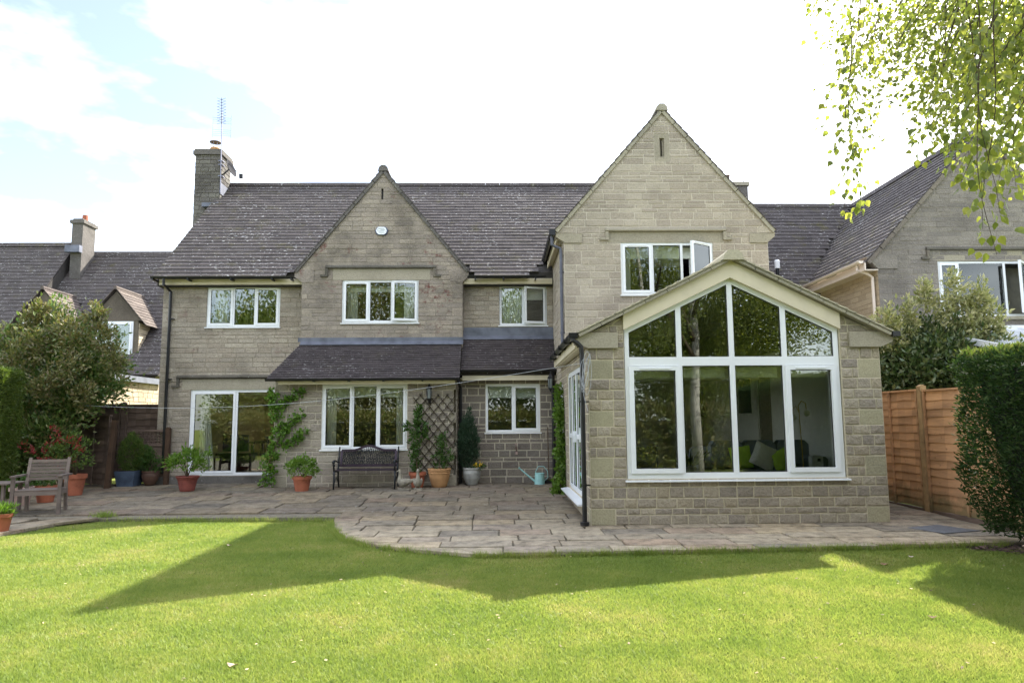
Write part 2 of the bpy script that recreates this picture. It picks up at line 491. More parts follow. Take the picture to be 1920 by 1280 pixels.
SEP = []      # stones that become objects of their own: (x, y, z, w, h, material, facing)
def stone_wall(ms, mm, T, u0, u1, z0, z1, hts, lens, joint=.012, openings=(), clip=None, slot=0, ash=None,
               mslot=0, thick=.24, proud=.012, sep=False, quoinL=0, quoinR=0, rough=.004, rnd=None, c0=0.0):
    """courses of single chamfered stones (ms) in front of a mortar core (mm)"""
    rr = rnd or random.Random(int((u0 + z0) * 1000) + 5)
    z = z0; row = 0; rows = []
    while z < z1 - .02:
        h = rr.choice(hts)
        if z + h > z1 - .05: h = z1 - z
        rows.append((z, z + h)); z += h
    grp, i = [], 0
    k = 0
    while i < len(rows):
        n = 2 if k % 2 == 0 else 3
        grp.append(rows[i:i + n]); i += n; k += 1
    # mortar core, one slice per course
    for (a, b) in rows:
        if clip:
            l0, r0 = clip(a); l1, r1 = clip(b)
        else: l0 = l1 = u0; r0 = r1 = u1
        if c0: l0 = l1 = u0 + c0
        for (ua, ub, za, zb) in cuts(min(l0, l1), max(r0, r1), a, b, openings):
            la = max(ua, l0) if ua <= max(l0, l1) + 1e-6 else ua
            lb = max(ua, l1) if ua <= max(l0, l1) + 1e-6 else ua
            ra = min(ub, r0) if ub >= min(r0, r1) - 1e-6 else ub
            rb = min(ub, r1) if ub >= min(r0, r1) - 1e-6 else ub
            if ra - la < .01 and rb - lb < .01: continue
            P = [T(la, za, 0), T(ra, za, 0), T(ra, za, -thick), T(la, za, -thick),
                 T(lb, zb, 0), T(rb, zb, 0), T(rb, zb, -thick), T(lb, zb, -thick)]
            mm.hexa(P, mslot)
    def one(ul, ur, za, zb, sl, ul1=None, ur1=None, smooth=False):
        ul1 = ul if ul1 is None else ul1; ur1 = ur if ur1 is None else ur1
        j = joint / 2
        w, h = ur - ul, zb - za
        if w < .03 or h < .02: return
        pr = proud * (.5 if smooth else 1) + rr.uniform(-rough, rough)
        if sep and sl == slot and len(SEP) < 300 and abs(ul1 - ul) < 1e-6:
            SEP.append((T, ul + j, ur - j, za + j, zb - j, pr, sl)); return
        c = min(.007, h * .2)
        jj = lambda: rr.uniform(-.003, .003) * (0 if smooth else 1)
        q = [(ul + j, za + j), (ur - j, za + j), (ur1 - j, zb - j), (ul1 + j, zb - j)]
        qi = [(ul + j + c, za + j + c), (ur - j - c, za + j + c), (ur1 - j - c, zb - j - c), (ul1 + j + c, zb - j - c)]
        q = [(a + jj(), b + jj()) for a, b in q]
        n = len(ms.v)
        ms.v += [T(a, b, -.006) for a, b in q] + [T(a, b, pr * .55) for a, b in q] + [T(a + jj(), b + jj(), pr + jj()) for a, b in qi]
        for s_, e_ in ((0, 4), (4, 8)):
            for t in range(4):
                t2 = (t + 1) % 4
                ms.f.append((n + s_ + t, n + s_ + t2, n + e_ + t2, n + e_ + t)); ms.m.append(sl)
        ms.f.append((n + 8, n + 9, n + 10, n + 11)); ms.m.append(sl)
    for gi, g in enumerate(grp):
        ga, gb = g[0][0], g[-1][1]
        wl = wr = 0
        full = not clip and not any(c < gb and d > ga and a < u0 + .5 for a, b, c, d in openings)
        if gi % 2 == 0 and quoinL:
            wl = quoinL * rr.uniform(.85, 1.1); one(u0, u0 + wl, ga, gb, ash if ash is not None else slot, smooth=True)
        if gi % 2 == 0 and quoinR:
            wr = quoinR * rr.uniform(.85, 1.1); one(u1 - wr, u1, ga, gb, ash if ash is not None else slot, smooth=True)
        for (a, b) in g:
            if clip:
                l0, r0 = clip(a); l1, r1 = clip(b)
            else: l0 = l1 = u0 + wl; r0 = r1 = u1 - wr
            lo_u, hi_u = (min(l0, l1), max(r0, r1))
            for (ua, ub, za, zb) in cuts(lo_u, hi_u, a, b, openings):
                x = ua
                first = True
                while x < ub - .02:
                    w = rr.uniform(*lens)
                    if first and row % 2: w *= .55
                    if x + w > ub - .09: w = ub - x
                    ul, ur = x, x + w; ul1, ur1 = ul, ur
                    if clip:
                        ul, ul1 = max(ul, l0), max(ul, l1)
                        ur, ur1 = min(ur, r0), min(ur, r1)
                    if ur - ul > .03 or ur1 - ul1 > .03:
                        if ur - ul <= .03: pass
                        elif ur1 - ul1 < .01:
                            ur1 = ul1 = (ul1 + ur1) / 2; one(ul, ur, za, zb, slot, ul1 - .01, ur1 + .01)
                        else: one(ul, ur, za, zb, slot, ul1, ur1)
                    x += w; first = False
            row += 1

# ------------------------------------------------------------------ roofs
TSEP = []
def tile_slope(mb, o, u, s, n, L, uL, uR, gauge=.187, tw=(.2, .34), th=.02, skip=None, sep=0, rs=3):
    """o eave origin, u along the eave, s up the slope, n normal; uL/uR give the side limits at distance t up the slope"""
    rr = random.Random(rs)
    o, u, s, n = Vector(o), Vector(u).normalized(), Vector(s).normalized(), Vector(n).normalized()
    rows = int(L / gauge)
    for r in range(rows + 1):
        t0 = r * gauge; t1 = min(L, t0 + gauge + .05)
        if t0 > L - .04: break
        a, b = uL(t0), uR(t0); x = a - (rr.uniform(0, .15) if r % 2 else 0)
        while x < b - .03:
            w = rr.uniform(*tw); x1 = min(x + w, b); x0 = max(x, a)
            if x1 > b - .06: x1 = b
            if x1 - x0 > .03:
                c = o + u * ((x0 + x1) / 2) + s * t0
                if not (skip and skip(c)):
                    k1, k2 = rr.uniform(-.004, .006), rr.uniform(-.006, .006)
                    P0 = o + u * (x0 + .002) + s * (t0 + k1); P1 = o + u * (x1 - .002) + s * (t0 + k1 + rr.uniform(-.003, .003))
                    Q1 = o + u * (x1 - .002) + s * t1; Q0 = o + u * (x0 + .002) + s * t1
                    hb, ht = n * (.034 + k2 * .6), n * .012
                    pts = [P0 + hb - n * th, P1 + hb - n * th, Q1 + ht - n * th * .5, Q0 + ht - n * th * .5,
                           P0 + hb, P1 + hb, Q1 + ht, Q0 + ht]
                    if sep and len(TSEP) < sep: TSEP.append(pts)
                    else: mb.hexa(pts)
            x = x1 if x1 > x else x + w

# ------------------------------------------------------------------ windows
def window(name, parent, T, u0, u1, z0, z1, lights, sill=True, dep=.05, label=None, bw=.055, transoms=(), vent=True):
    """lights: list of (width share, kind, open angle); T(u, z, d) with d outwards"""
    fr = MB()
    def bar(mb, a, b, c, d, f0, f1, m=0):
        P = [T(a, c, -f0), T(b, c, -f0), T(b, c, -f1), T(a, c, -f1), T(a, d, -f0), T(b, d, -f0), T(b, d, -f1), T(a, d, -f1)]
        mb.hexa(P, m)
    f0, f1 = dep, dep + .07
    bar(fr, u0, u0 + bw, z0, z1, f0, f1); bar(fr, u1 - bw, u1, z0, z1, f0, f1)
    bar(fr, u0 + bw, u1 - bw, z1 - bw, z1, f0, f1); bar(fr, u0 + bw, u1 - bw, z0, z0 + bw, f0, f1)
    tot = sum(q[0] for q in lights); x = u0; W = u1 - u0
    cells = []
    for i, q in enumerate(lights):
        a = x; b = x + W * q[0] / tot; x = b
        if i: bar(fr, a - bw * .5, a + bw * .5, z0 + bw, z1 - bw, f0 + .002, f1 - .002)
        cells.append((a + (bw if i == 0 else bw * .5), b - (bw if i == len(lights) - 1 else bw * .5), q))
    root = fr.build(name, MT['upvc'], parent, label=label)
    for (a, b, q) in cells:
        kind = q[1]
        c, d = z0 + bw, z1 - bw
        if kind == 'fixed':
            g = MB(); e = .008
            bar(g, a, a + e, c, d, f0 + .012, f0 + .03); bar(g, b - e, b, c, d, f0 + .012, f0 + .03)
            bar(g, a + e, b - e, c, c + e, f0 + .012, f0 + .03); bar(g, a + e, b - e, d - e, d, f0 + .012, f0 + .03)
            g.build('seal', MT['gasket'], root)
            p = MB(); bar(p, a + e, b - e, c + e, d - e, f0 + .016, f0 + .026); p.build('pane', MT['glass'], root)
        else:
            ang = q[2] if len(q) > 2 else 0
            a2, b2, c2, d2 = a - .012, b + .012, c - .012, d + .012
            sw = .052
            TT = T
            if ang:
                hu = b2
                def TT(u, z, dd, hu=hu, ang=ang):
                    ru, rd = u - hu, dd + f0 - .0
                    cu = ru * math.cos(ang) + rd * math.sin(ang) * 1.0
                    cd = -ru * math.sin(ang) + rd * math.cos(ang)
                    return T(hu + cu, z, cd - f0 + .02)
            def barT(mb, a, b, c, d, f0, f1):
                mb.hexa([TT(a, c, -f0), TT(b, c, -f0), TT(b, c, -f1), TT(a, c, -f1), TT(a, d, -f0), TT(b, d, -f0), TT(b, d, -f1), TT(a, d, -f1)])
            s0, s1 = f0 - .018, f0 + .035
            sh = MB()
            barT(sh, a2, a2 + sw, c2, d2, s0, s1); barT(sh, b2 - sw, b2, c2, d2, s0, s1)
            barT(sh, a2 + sw, b2 - sw, c2, c2 + sw, s0, s1); barT(sh, a2 + sw, b2 - sw, d2 - sw, d2, s0, s1)
            so_ = sh.build('sash', MT['upvc'], root)
            g = MB(); e = .007; A, B, C, D = a2 + sw, b2 - sw, c2 + sw, d2 - sw
            barT(g, A, A + e, C, D, s0 + .012, s1 - .01); barT(g, B - e, B, C, D, s0 + .012, s1 - .01)
            barT(g, A + e, B - e, C, C + e, s0 + .012, s1 - .01); barT(g, A + e, B - e, D - e, D, s0 + .012, s1 - .01)
            g.build('seal', MT['gasket'], root)
            p = MB(); barT(p, A + e, B - e, C + e, D - e, s0 + .018, s0 + .028); p.build('pane', MT['glass'], root)
            if vent and b - a > .35:
                v = MB(); barT(v, a2 + .1, b2 - .1, d2 - .03, d2 - .014, s0 - .012, s0); v.build('trickle_vent', MT['upvc'], root)
    if sill:
        s_ = MB()
        P = [T(u0 - .03, z0 - .035, .045), T(u1 + .03, z0 - .035, .045), T(u1 + .03, z0 - .035, -f1), T(u0 - .03, z0 - .035, -f1),
             T(u0 - .03, z0 - .012, .045), T(u1 + .03, z0 - .012, .045), T(u1 + .03, z0 - .001, -f1), T(u0 - .03, z0 - .001, -f1)]
        s_.hexa(P); s_.build('sill', MT['upvc'], root)
    return root

def curtain(label, u0, u1, z0, z1, y, amp=.03, waves=6, mat='curtain', taper=0.0):
    mb = MB(); k = waves * 6
    for side in (0, .006):
        for i in range(k):
            a, b = i / k, (i + 1) / k
            def P(t, z, tt):
                u = u0 + (u1 - u0) * t
                return (u + taper * (1 - tt) * t, y + side + amp * math.sin(t * waves * 2 * math.pi) + amp * .4 * math.sin(t * 17 + z), z)
            mb.quad(P(a, z0, 0), P(b, z0, 0), P(b, z1, 1), P(a, z1, 1))
    o = mb.build('curtain', MT[mat], smooth=True)
    return tag(o, label, 'curtain')
def blind(label, u0, u1, z0, z1, y, mat='blind'):
    mb = MB(); mb.box(u0, u1, y, y + .006, z0, z1); mb.tube([(u0, y + .03, z1 + .01), (u1, y + .03, z1 + .01)], .025, 8)
    mb.box(u0, u1, y - .006, y + .012, z0 - .02, z0)
    return tag(mb.build('blind', MT[mat]), label, 'blind')

def gutter(mb, p, q, r=.055):
    """open half-round channel from p to q (horizontal)"""
    p, q = Vector(p), Vector(q); d = (q - p).normalized(); sd_ = Vector((0, 0, 1)).cross(d)
    n = 7; ring = []
    for k_ in range(n): 
        t = math.pi * k_ / (n - 1); ring.append((math.cos(t) * r, -math.sin(t) * r))
    for k_ in range(n - 1, -1, -1):
        t = math.pi * k_ / (n - 1); ring.append((math.cos(t) * (r - .006), -math.sin(t) * (r - .006)))
    base = len(mb.v); k = len(ring)
    for o in (p, q):
        for a, b in ring: mb.v.append(tuple(o + sd_ * a + Vector((0, 0, b))))
    for i in range(k):
        j = (i + 1) % k
        mb.f.append((base + i, base + j, base + k + j, base + k + i)); mb.m.append(0)
    # stop ends
    for o, bb in ((p, base), (q, base + k)):
        mb.f.append(tuple(bb + i for i in range(n))); mb.m.append(0)

# ------------------------------------------------------------------ the house
house = thing('house', 'grey stone two-storey house with two gables, a glazed sunroom and grey tiled roofs', 'house', (-1.2, 17.65, .15))
YW, YG, YL, YK, YH, YS = 17.65, 17.35, 16.75, 17.2, 14.67, 11.08
XS, XSR = 1.457, 6.12
st = MB(); mo = MB()
# slots of the joined stonework: 0 main 1 gable 2 new 3 sun 4 dark 5 lean 6 ashlar 7 ashlar_sun
SL = [MT[k] for k in ('stone_main', 'stone_gable', 'stone_new', 'stone_sun', 'stone_dark', 'stone_lean', 'ashlar', 'ashlar_sun')]
ML = [MT[k] for k in ('mortar_main', 'mortar_gable', 'mortar_new', 'mortar_sun', 'mortar_dark')]

# sunroom front first: its stones show largest and become parts
sc = (XS + XSR) / 2
def sun_clip(z):
    h = (4.14 - z) / .506
    return (max(XS, sc - h), min(XSR, sc + h))
win_op = [(2.03, 5.49, .70, 4.5)]
stone_wall(st, mo, FRONT(YS), XS, XSR, 0.0, 2.74, [.1, .15, .155, .17, .145], (.19, .34), .02, win_op, None, 3, 7, 3, sep=True, quoinL=.40, quoinR=.36)
stone_wall(st, mo, FRONT(YS), XS, XSR, 2.74, 3.30, [.1, .13], (.2, .34), .02, [(2.03, 5.49, .70, 4.5), (XS, 1.93, 2.74, 2.99), (5.63, XSR, 2.74, 2.99)], sun_clip, 3, 7, 3)
# sunroom left side
fd = (11.62, 14.3, .30, 2.56); nw = (15.28, 16.2, .82, 2.42)
stone_wall(st, mo, LEFTF(XS), YS + .0, YK, 0.0, 2.75, [.1, .15, .16, .145], (.2, .34), .02, [fd, nw], None, 3, 7, 3, quoinL=.3, c0=.2405)
# lean-to front and its left cheek
lw = (-4.09, -2.09, .985, 2.50)
stone_wall(st, mo, FRONT(YL), -5.19, -.93, gz(YL) - .02, 2.56, [.1, .16, .18, .17], (.28, .46), .024, [lw, (-1.0, -.93, 0, 2.56)], None, 5, 6, 4, quoinL=.3, quoinR=.22)
stone_wall(st, mo, LEFTF(-5.19), YL, YW, gz(YL) - .02, 2.62, [.16, .18], (.28, .46), .024, [], None, 5, 6, 4, c0=.2405)
stone_wall(st, mo, RIGHTF(-.93), YL, YK, gz(YL) - .02, 2.62, [.16, .18], (.2, .3), .02, [], None, 5, 6, 4, c0=.2405)
kw = (-.25, 1.07, 1.345, 2.51)
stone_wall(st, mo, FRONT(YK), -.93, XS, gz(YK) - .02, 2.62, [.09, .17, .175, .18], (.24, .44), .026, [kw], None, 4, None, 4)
# main wall, left bay
w1 = (-7.23, -5.41, 4.0, 5.03); w7 = (-7.54, -5.19, .345, 2.44)
stone_wall(st, mo, FRONT(YW), -8.32, -4.79, .1, 5.1, [.09, .115, .12, .13], (.26, .5), .013, [w1, w7, (-7.76, -5.19, 2.44, 2.73)], None, 0, 0, 0, quoinL=.34, proud=.009)
# main wall, middle bay
w3 = (.1, 1.3, 4.01, 5.03)
stone_wall(st, mo, FRONT(YW), -.82, XS, 2.62, 5.1, [.09, .115, .12, .13], (.26, .5), .013, [w3], None, 0, 0, 0, proud=.009)
# left gable
GX, GZ = -2.82, 7.97
def gclip(z):
    h = (GZ - .06 - z) / 1.239
    return (max(-4.79, GX - h) if z < 5.36 else GX - h, min(-.82, GX + h) if z < 5.36 else GX + h)
w2 = (-3.80, -1.91, 4.05, 5.12)
sl1 = (-2.865, -2.815, 7.19, 7.46)
stone_wall(st, mo, FRONT(YG), -4.79, -.82, 2.5, 5.36, [.09, .11, .12, .125], (.24, .46), .013, [w2, (-4.04, -1.63, 5.12, 5.40)], None, 1, 1, 1, quoinL=.3, quoinR=.3, proud=.008)
stone_wall(st, mo, FRONT(YG), -4.79, -.82, 5.36, 7.9, [.09, .11, .12, .125], (.24, .46), .013, [(-4.04, -1.63, 5.12, 5.40), sl1], gclip, 1, 1, 1, proud=.008)
stone_wall(st, mo, LEFTF(-4.79), YG, YW, 2.6, 5.3, [.11, .12], (.2, .3), .009, [], None, 1, 1, 1, c0=.2405)
stone_wall(st, mo, RIGHTF(-.82), YG, YW, 2.6, 5.3, [.11, .12], (.2, .3), .009, [], None, 1, 1, 1, c0=.2405)
# right gable
HX, HZ = 3.64, 8.36
def hclip(z):
    h = (HZ - .05 - z) / 1.153
    return (HX - h, HX + h)
w6 = (2.67, 4.65, 4.25, 5.375)
stone_wall(st, mo, FRONT(YH), 1.464, 5.842, 2.7, 5.57, [.08, .145, .155, .15], (.26, .46), .016, [w6, (2.40, 4.88, 5.375, 5.62), (1.464, 1.85, 5.36, 5.57), (5.45, 5.842, 5.36, 5.57)], None, 2, 2, 2, quoinL=.36, quoinR=.34, proud=.008)
stone_wall(st, mo, FRONT(YH), 1.3, 6.0, 5.57, 8.28, [.08, .155, .16, .1], (.3, .52), .016, [(2.40, 4.88, 5.375, 5.62), (3.46, 3.79, 7.17, 7.78)], hclip, 2, 2, 2, proud=.008)
stone_wall(st, mo, LEFTF(1.464), YH, YW, 2.7, 5.55, [.145, .155, .15], (.26, .46), .016, [], None, 2, 2, 2, proud=.008, c0=.2405)
# plain hidden faces: right flank, back, left flank
mo.box(5.6, 5.842, YH + .24, 25.0, 0, 5.2, 0); mo.box(-8.32, -8.08, YW + .24, 25.0, 0, 5.2, 0)
mo.box(-8.08, -5.9, 24.8, 25.0, 0, 5.2, 0); mo.box(-5.0, 5.6, 24.8, 25.0, 0, 5.2, 0)
mo.box(-5.9, -5.0, 24.8, 25.0, 0, 1.0, 0); mo.box(-5.9, -5.0, 24.8, 25.0, 2.3, 5.2, 0)
mo.box(XSR - .24, XSR, YS + .24, YH + .3, 0, 2.8, 3)
MB().box(-8.4, -5.19, YW - .07, YW - .02, 0, .33, 0).build('plinth', MT['verge'], house)
walls = mo.build('wall', ML, house)
stone_all = st.build('stonework', SL, walls, kind='stuff')

# the separate stones share six chamfered meshes
def unit_stone(seed, mat):
    rr = random.Random(seed); mb = MB(); c = .035; cz = .07
    q = [(-.5, -.5), (.5, -.5), (.5, .5), (-.5, .5)]
    w = lambda s_: rr.uniform(-s_, s_)
    mb.v += [(a, 0.2, b) for a, b in q]
    mb.v += [(a + w(.008), -.5, b + w(.03)) for a, b in q]
    mb.v += [(a * (1 - 2 * c) + w(.01), -1 + w(.12), b * (1 - 2 * cz) + w(.03)) for a, b in q]
    mb.v += [(w(.12), -1.25 + w(.25), w(.1))]
    for s_, e_ in ((0, 4), (4, 8)):
        for t in range(4):
            t2 = (t + 1) % 4
            mb.f.append((s_ + t, s_ + t2, e_ + t2, e_ + t)); mb.m.append(0)
    for t in range(4): mb.f.append((8 + t, 8 + (t + 1) % 4, 12)); mb.m.append(0)
    return mb.mesh('stone', mat)
us = [unit_stone(i, MT['stone_sun']) for i in range(6)]
ow = Vector(woff(walls))
for i, (T, a, b, c, d, pr, sl) in enumerate(SEP):
    cpt = Vector(T((a + b) / 2, (c + d) / 2, 0)) - ow
    link_mesh('stone', us[i % 6], walls, cpt, (0, 0, 0), (b - a, max(.008, pr), d - c))

# dressed stonework: lintels, drip moulds, kneelers, slits
dr = MB()
def drip(x0, x1, z, y, drop, foot=.12, t=.065, d=.07):
    dr.prism([(y, z - t), (y, z + .02), (y - d * .4, z + .02), (y - d, z - .02), (y - d, z - t * .8)], 'x', x0, x1)
    for s_, x in ((-1, x0), (1, x1)):
        xa, xb = (x, x + t) if s_ < 0 else (x - t, x)
        dr.box(xa, xb, y - d * .85, y, z - drop, z - t - .001)
        fx = (x - foot, x) if s_ < 0 else (x, x + foot)
        dr.box(fx[0], fx[1], y - d * .8, y, z - drop, z - drop + .05)
drip(-4.22, -1.48, 5.47, YG, .27)
dr.build('drip_mould', MT['drip'], house)
dr = MB(); drip(-7.88, -5.17, 2.78, YW, .28)
dr.build('drip_mould', MT['drip'], house)
dr = MB(); drip(2.35, 4.94, 5.67, YH, .25)
dr.build('drip_mould', MT['ashlar'], house)
li = MB()
li.box(-4.04, -1.63, YG - .004, YG + .2, 5.12, 5.398); li.box(-7.76, -5.19, YW - .004, YW + .2, 2.44, 2.70)
li.box(2.40, 4.88, YH - .004, YH + .2, 5.375, 5.60)
split(li, 'lintel', MT['ashlar'], house)
kn = MB()
kn.prism([(1.29, 5.56), (1.85, 5.56), (1.85, 5.362), (1.46, 5.362), (1.464, 5.38), (1.29, 5.50)], 'y', YH - .03, YH + .3)
kn.prism([(5.99, 5.56), (5.99, 5.50), (5.842, 5.38), (5.84, 5.362), (5.45, 5.362), (5.45, 5.56)], 'y', YH - .03, YH + .3)
kn.prism([(XS - .2, 2.93), (XS - .2, 2.82), (XS - .0, 2.74), (1.93, 2.74), (1.93, 2.985), (XS, 2.985)], 'y', YS - .06, YS + .24)
kn.prism([(XSR + .2, 2.93), (XSR, 2.985), (5.63, 2.985), (5.63, 2.74), (XSR, 2.74), (XSR + .2, 2.82)], 'y', YS - .06, YS + .24)
split(kn, 'kneeler', MT['ashlar'], house)
kn = MB()
kn.prism([(-4.98, 5.34), (-4.98, 5.2), (-4.79, 5.06), (-4.5, 5.06), (-4.5, 5.36), (-4.9, 5.4)], 'y', YG - .02, YG + .3)
kn.prism([(-.665, 5.34), (-.75, 5.4), (-1.12, 5.36), (-1.12, 5.06), (-.82, 5.06), (-.665, 5.2)], 'y', YG - .02, YG + .3)
split(kn, 'kneeler', MT['stone_gable'], house)
sv = MB()
# stone surround of the ventilation slit, splayed towards a dark slot
x0, x1, z0, z1 = 3.46, 3.79, 7.17, 7.78
sv.box(x0, 3.575, YH - .004, YH + .1, z0, z1); sv.box(3.675, x1, YH - .004, YH + .1, z0, z1)
sv.box(3.575, 3.675, YH - .004, YH + .1, z1 - .09, z1); sv.box(3.575, 3.675, YH - .004, YH + .1, z0, z0 + .1)
sv.box(3.575, 3.606, YH + .05, YH + .16, z0 + .1, z1 - .09); sv.box(3.640, 3.675, YH + .05, YH + .16, z0 + .1, z1 - .09)
sv.build('slit_surround', MT['ashlar'], house)
b = MB(); b.box(3.58, 3.67, YH + .17, YH + .2, z0, z1); b.box(-2.9, -2.78, YG + .06, YG + .1, 7.15, 7.5)
b.build('slit_back', MT['gasket'], house)

# roofs ------------------------------------------------------------
E0, EY, RZ, RY = 5.19, 17.28, 9.0, 21.6
k_main = (RZ - E0) / (RY - EY)
dk = MB()
dk.prism([(YG + .12, E0 + (YG + .12 - EY) * k_main - .03), (RY, RZ - .03), (25.9, 5.15), (25.9, 5.0), (YG + .12, 5.0)], 'x', -8.4, 6.0)
dk.prism([(-4.9, 5.30), (-.74, 5.30), (GX, GZ - .05)], 'y', YG + .2, 20.4)
dk.prism([(1.33, 5.60), (5.95, 5.60), (HX, HZ - .05)], 'y', YH + .2, 20.9)
dk.prism([(XS - .15, 2.93), (XSR + .15, 2.93), (sc, 4.16)], 'y', YS + .2, YH - .002)
dk.prism([(XS - .18, 2.90), (XS + .004, 2.99), (XS + .004, 2.90)], 'y', YH, 15.55)
dk.hexa([(-5.2, YL - .28, 2.58), (-.88, YL - .28, 2.58), (-.88, YG - .002, 2.58), (-5.15, YG - .002, 2.58), (-5.2, YL - .28, 2.60), (-.88, YL - .28, 2.60), (-.88, YG - .002, 3.54), (-4.72, YG - .002, 3.54)])
dk.prism([(YK - .3, 2.84), (YW - .002, 3.68), (YW - .002, 2.7), (YK - .3, 2.7)], 'x', -.87, XS - .002)
deck = dk.build('roof', MT['deck'], house)
def roof(name, fn, mat, **kw):
    mb = MB(); fn(mb)
    return mb.build(name, MT[mat], deck, kind='stuff', **kw)
sm = Vector((0, RY - EY, RZ - E0)); Lm = sm.length
def hid(c):
    if c.z < GZ - 1.239 * abs(c.x - GX) - .02: return True
    if c.z < HZ - 1.153 * abs(c.x - HX) - .02: return True
    return False
mt_ = MB()
tile_slope(mt_, (0, EY, E0), (1, 0, 0), sm, (0, -(RZ - E0), RY - EY), Lm, lambda t: -8.42, lambda t: 6.05, .187, (.2, .36), .022, hid, sep=300)
tile_slope(mt_, (0, 25.92, E0 - .05), (-1, 0, 0), (0, -(25.92 - RY), RZ - E0), (0, 1, .9), Lm, lambda t: -6.05, lambda t: 8.42, .3, (.4, .6), .022)
for i, x in enumerate(np.arange(-8.4, 6.0, .45)):
    mt_.prism([(RY - .13, RZ - .05), (RY - .11, RZ + .01), (RY - .05, RZ + .075), (RY + .05, RZ + .075), (RY + .11, RZ + .01), (RY + .13, RZ - .05)], 'x', x + .002, x + .446)
mt_.build('roof_tiles', MT['tile_main'], deck, kind='stuff')
# separate tiles of the lowest courses
tm = None
for P in TSEP:
    c = sum(P, Vector()) / 8
    o_ = MB().hexa([p - c for p in P])
    if tm is None: tm = o_.mesh('roof_tile', MT['tile_main']); wref = (P[1] - P[0]).length
    link_mesh('roof_tile', tm, deck, c - Vector(woff(deck)), (random.uniform(-.012, .012), 0, 0), ((P[1] - P[0]).length / wref, 1, 1))
g_ = MB()
def gable_tiles(mb, X0, ZR, XE, ZE, y0, y1, gauge, mt=.02, tw=(.2, .34)):
    for s_ in (-1, 1):
        dx, dz = abs(X0 - XE), ZR - ZE
        L = math.hypot(dx, dz)
        tile_slope(mb, (X0 + s_ * dx, 0, ZE), (0, 1, 0), (-s_ * dx, 0, dz), (s_ * dz, 0, dx), L, lambda t: y0, lambda t: y1, gauge, tw, mt)
gable_tiles(g_, GX, GZ, -4.98, 5.30, YG - .06, 20.3, .187)
gable_tiles(g_, HX, HZ, 1.27, 5.62, YH - .06, 20.8, .187)
for (X0, Z0, a, b2) in ((GX, GZ, YG - .07, 20.4), (HX, HZ, YH - .07, 20.9)):
    y = a
    while y < b2:
        g_.prism([(X0 - .13, Z0 - .06), (X0 - .11, Z0 + .03), (X0 - .05, Z0 + .09), (X0 + .05, Z0 + .09), (X0 + .11, Z0 + .03), (X0 + .13, Z0 - .06)], 'y', y + .002, min(b2, y + .45), 1 if X0 < 0 else 2); y += .45
g_.build('roof_tiles', [MT['tile_main'], MT['verge'], MT['verge_new']], deck, kind='stuff')
s_ = MB()
gable_tiles(s_, sc, 4.20, sc - 2.50, 2.965, YS - .15, 13.0, .16, .026, (.22, .36))
gable_tiles(s_, sc, 4.20, sc - 2.50, 2.965, 13.0, YH - .01, .16, .026, (.22, .36))
s_.prism([(sc - .17, 4.13), (sc - .15, 4.22), (sc - .08, 4.29), (sc + .08, 4.29), (sc + .15, 4.22), (sc + .17, 4.13)], 'y', YS - .17, YH - .02)
s_.build('roof_tiles', MT['tile_sun'], deck, kind='stuff')
lo = MB()
Ll = math.hypot(.96, .96)
tile_slope(lo, (0, YL - .34, 2.60), (1, 0, 0), (0, .96, .96), (0, -1, 1), Ll, lambda t: -5.28 + .56 * t / Ll, lambda t: -.84, .082, (.14, .2), .012, rs=9)
Lk = math.hypot(.82, .92)
tile_slope(lo, (0, YK - .36, 2.81), (1, 0, 0), (0, .82, .92), (0, -.92, .82), Lk, lambda t: -.835, lambda t: XS - .01, .082, (.14, .2), .012, rs=10)
lo.build('roof_tiles', MT['tile_low'], deck, kind='stuff')
# verges: flat stones bedded along the gable edges
vg = MB()
def verge(mb, X0, ZR, XE, ZE, y, w, t, n):
    for s_ in (-1, 1):
        dx, dz = abs(X0 - XE), ZR - ZE
        for i in range(n):
            a, b3 = i / n, (i + 1) / n - .004
            p = Vector((X0 + s_ * dx * (1 - a), y, ZE + dz * a)); q = Vector((X0 + s_ * dx * (1 - b3), y, ZE + dz * b3))
            mb.beam(p, q, w, t, up=(0, 0, 1))
verge(vg, GX, GZ - .045, -4.96, 5.33, YG + .02, .14, .085, 9)
split(vg, 'verge', MT['verge'], house)
vg = MB(); verge(vg, HX, HZ - .05, 1.30, 5.61, YH + .02, .13, .075, 9)
split(vg, 'verge', MT['verge_new'], house)
vg = MB(); verge(vg, sc, 4.172, sc - 2.48, 2.94, YS - .05, .16, .05, 7)
split(vg, 'verge', MT['verge_new'], house, label='pale stone verge of the sunroom')
# fascias and soffits
fa = MB()
fa.box(-8.34, -4.82, YW - .22, YW - .19, 5.03, 5.17); fa.box(-8.34, -4.8, YW - .188, YW, 5.03, 5.05)
fa.box(-.80, 1.43, YW - .22, YW - .19, 5.03, 5.17); fa.box(-.8, 1.43, YW - .188, YW, 5.03, 5.05)
fa.box(-5.05, -.95, YL - .26, YL - .23, 2.49, 2.62); fa.box(-5.12, -.93, YL - .228, YL, 2.56, 2.58)
fa.box(-.80, XS - .01, YK - .29, YK - .26, 2.585, 2.82); fa.box(-.85, XS - .01, YK - .258, YK, 2.62, 2.64)
fa.box(1.32, 1.345, YH + .1, YW - .1, 5.45, 5.62); fa.box(1.346, 1.455, YH + .1, YW - .1, 5.50, 5.52)
fa.box(XS - .17, XS - .14, YS + .26, 15.5, 2.78, 2.92); fa.box(XS - .139, XS, YS + .26, 15.5, 2.76, 2.78)
split(fa, 'fascia', MT['cream'], house)
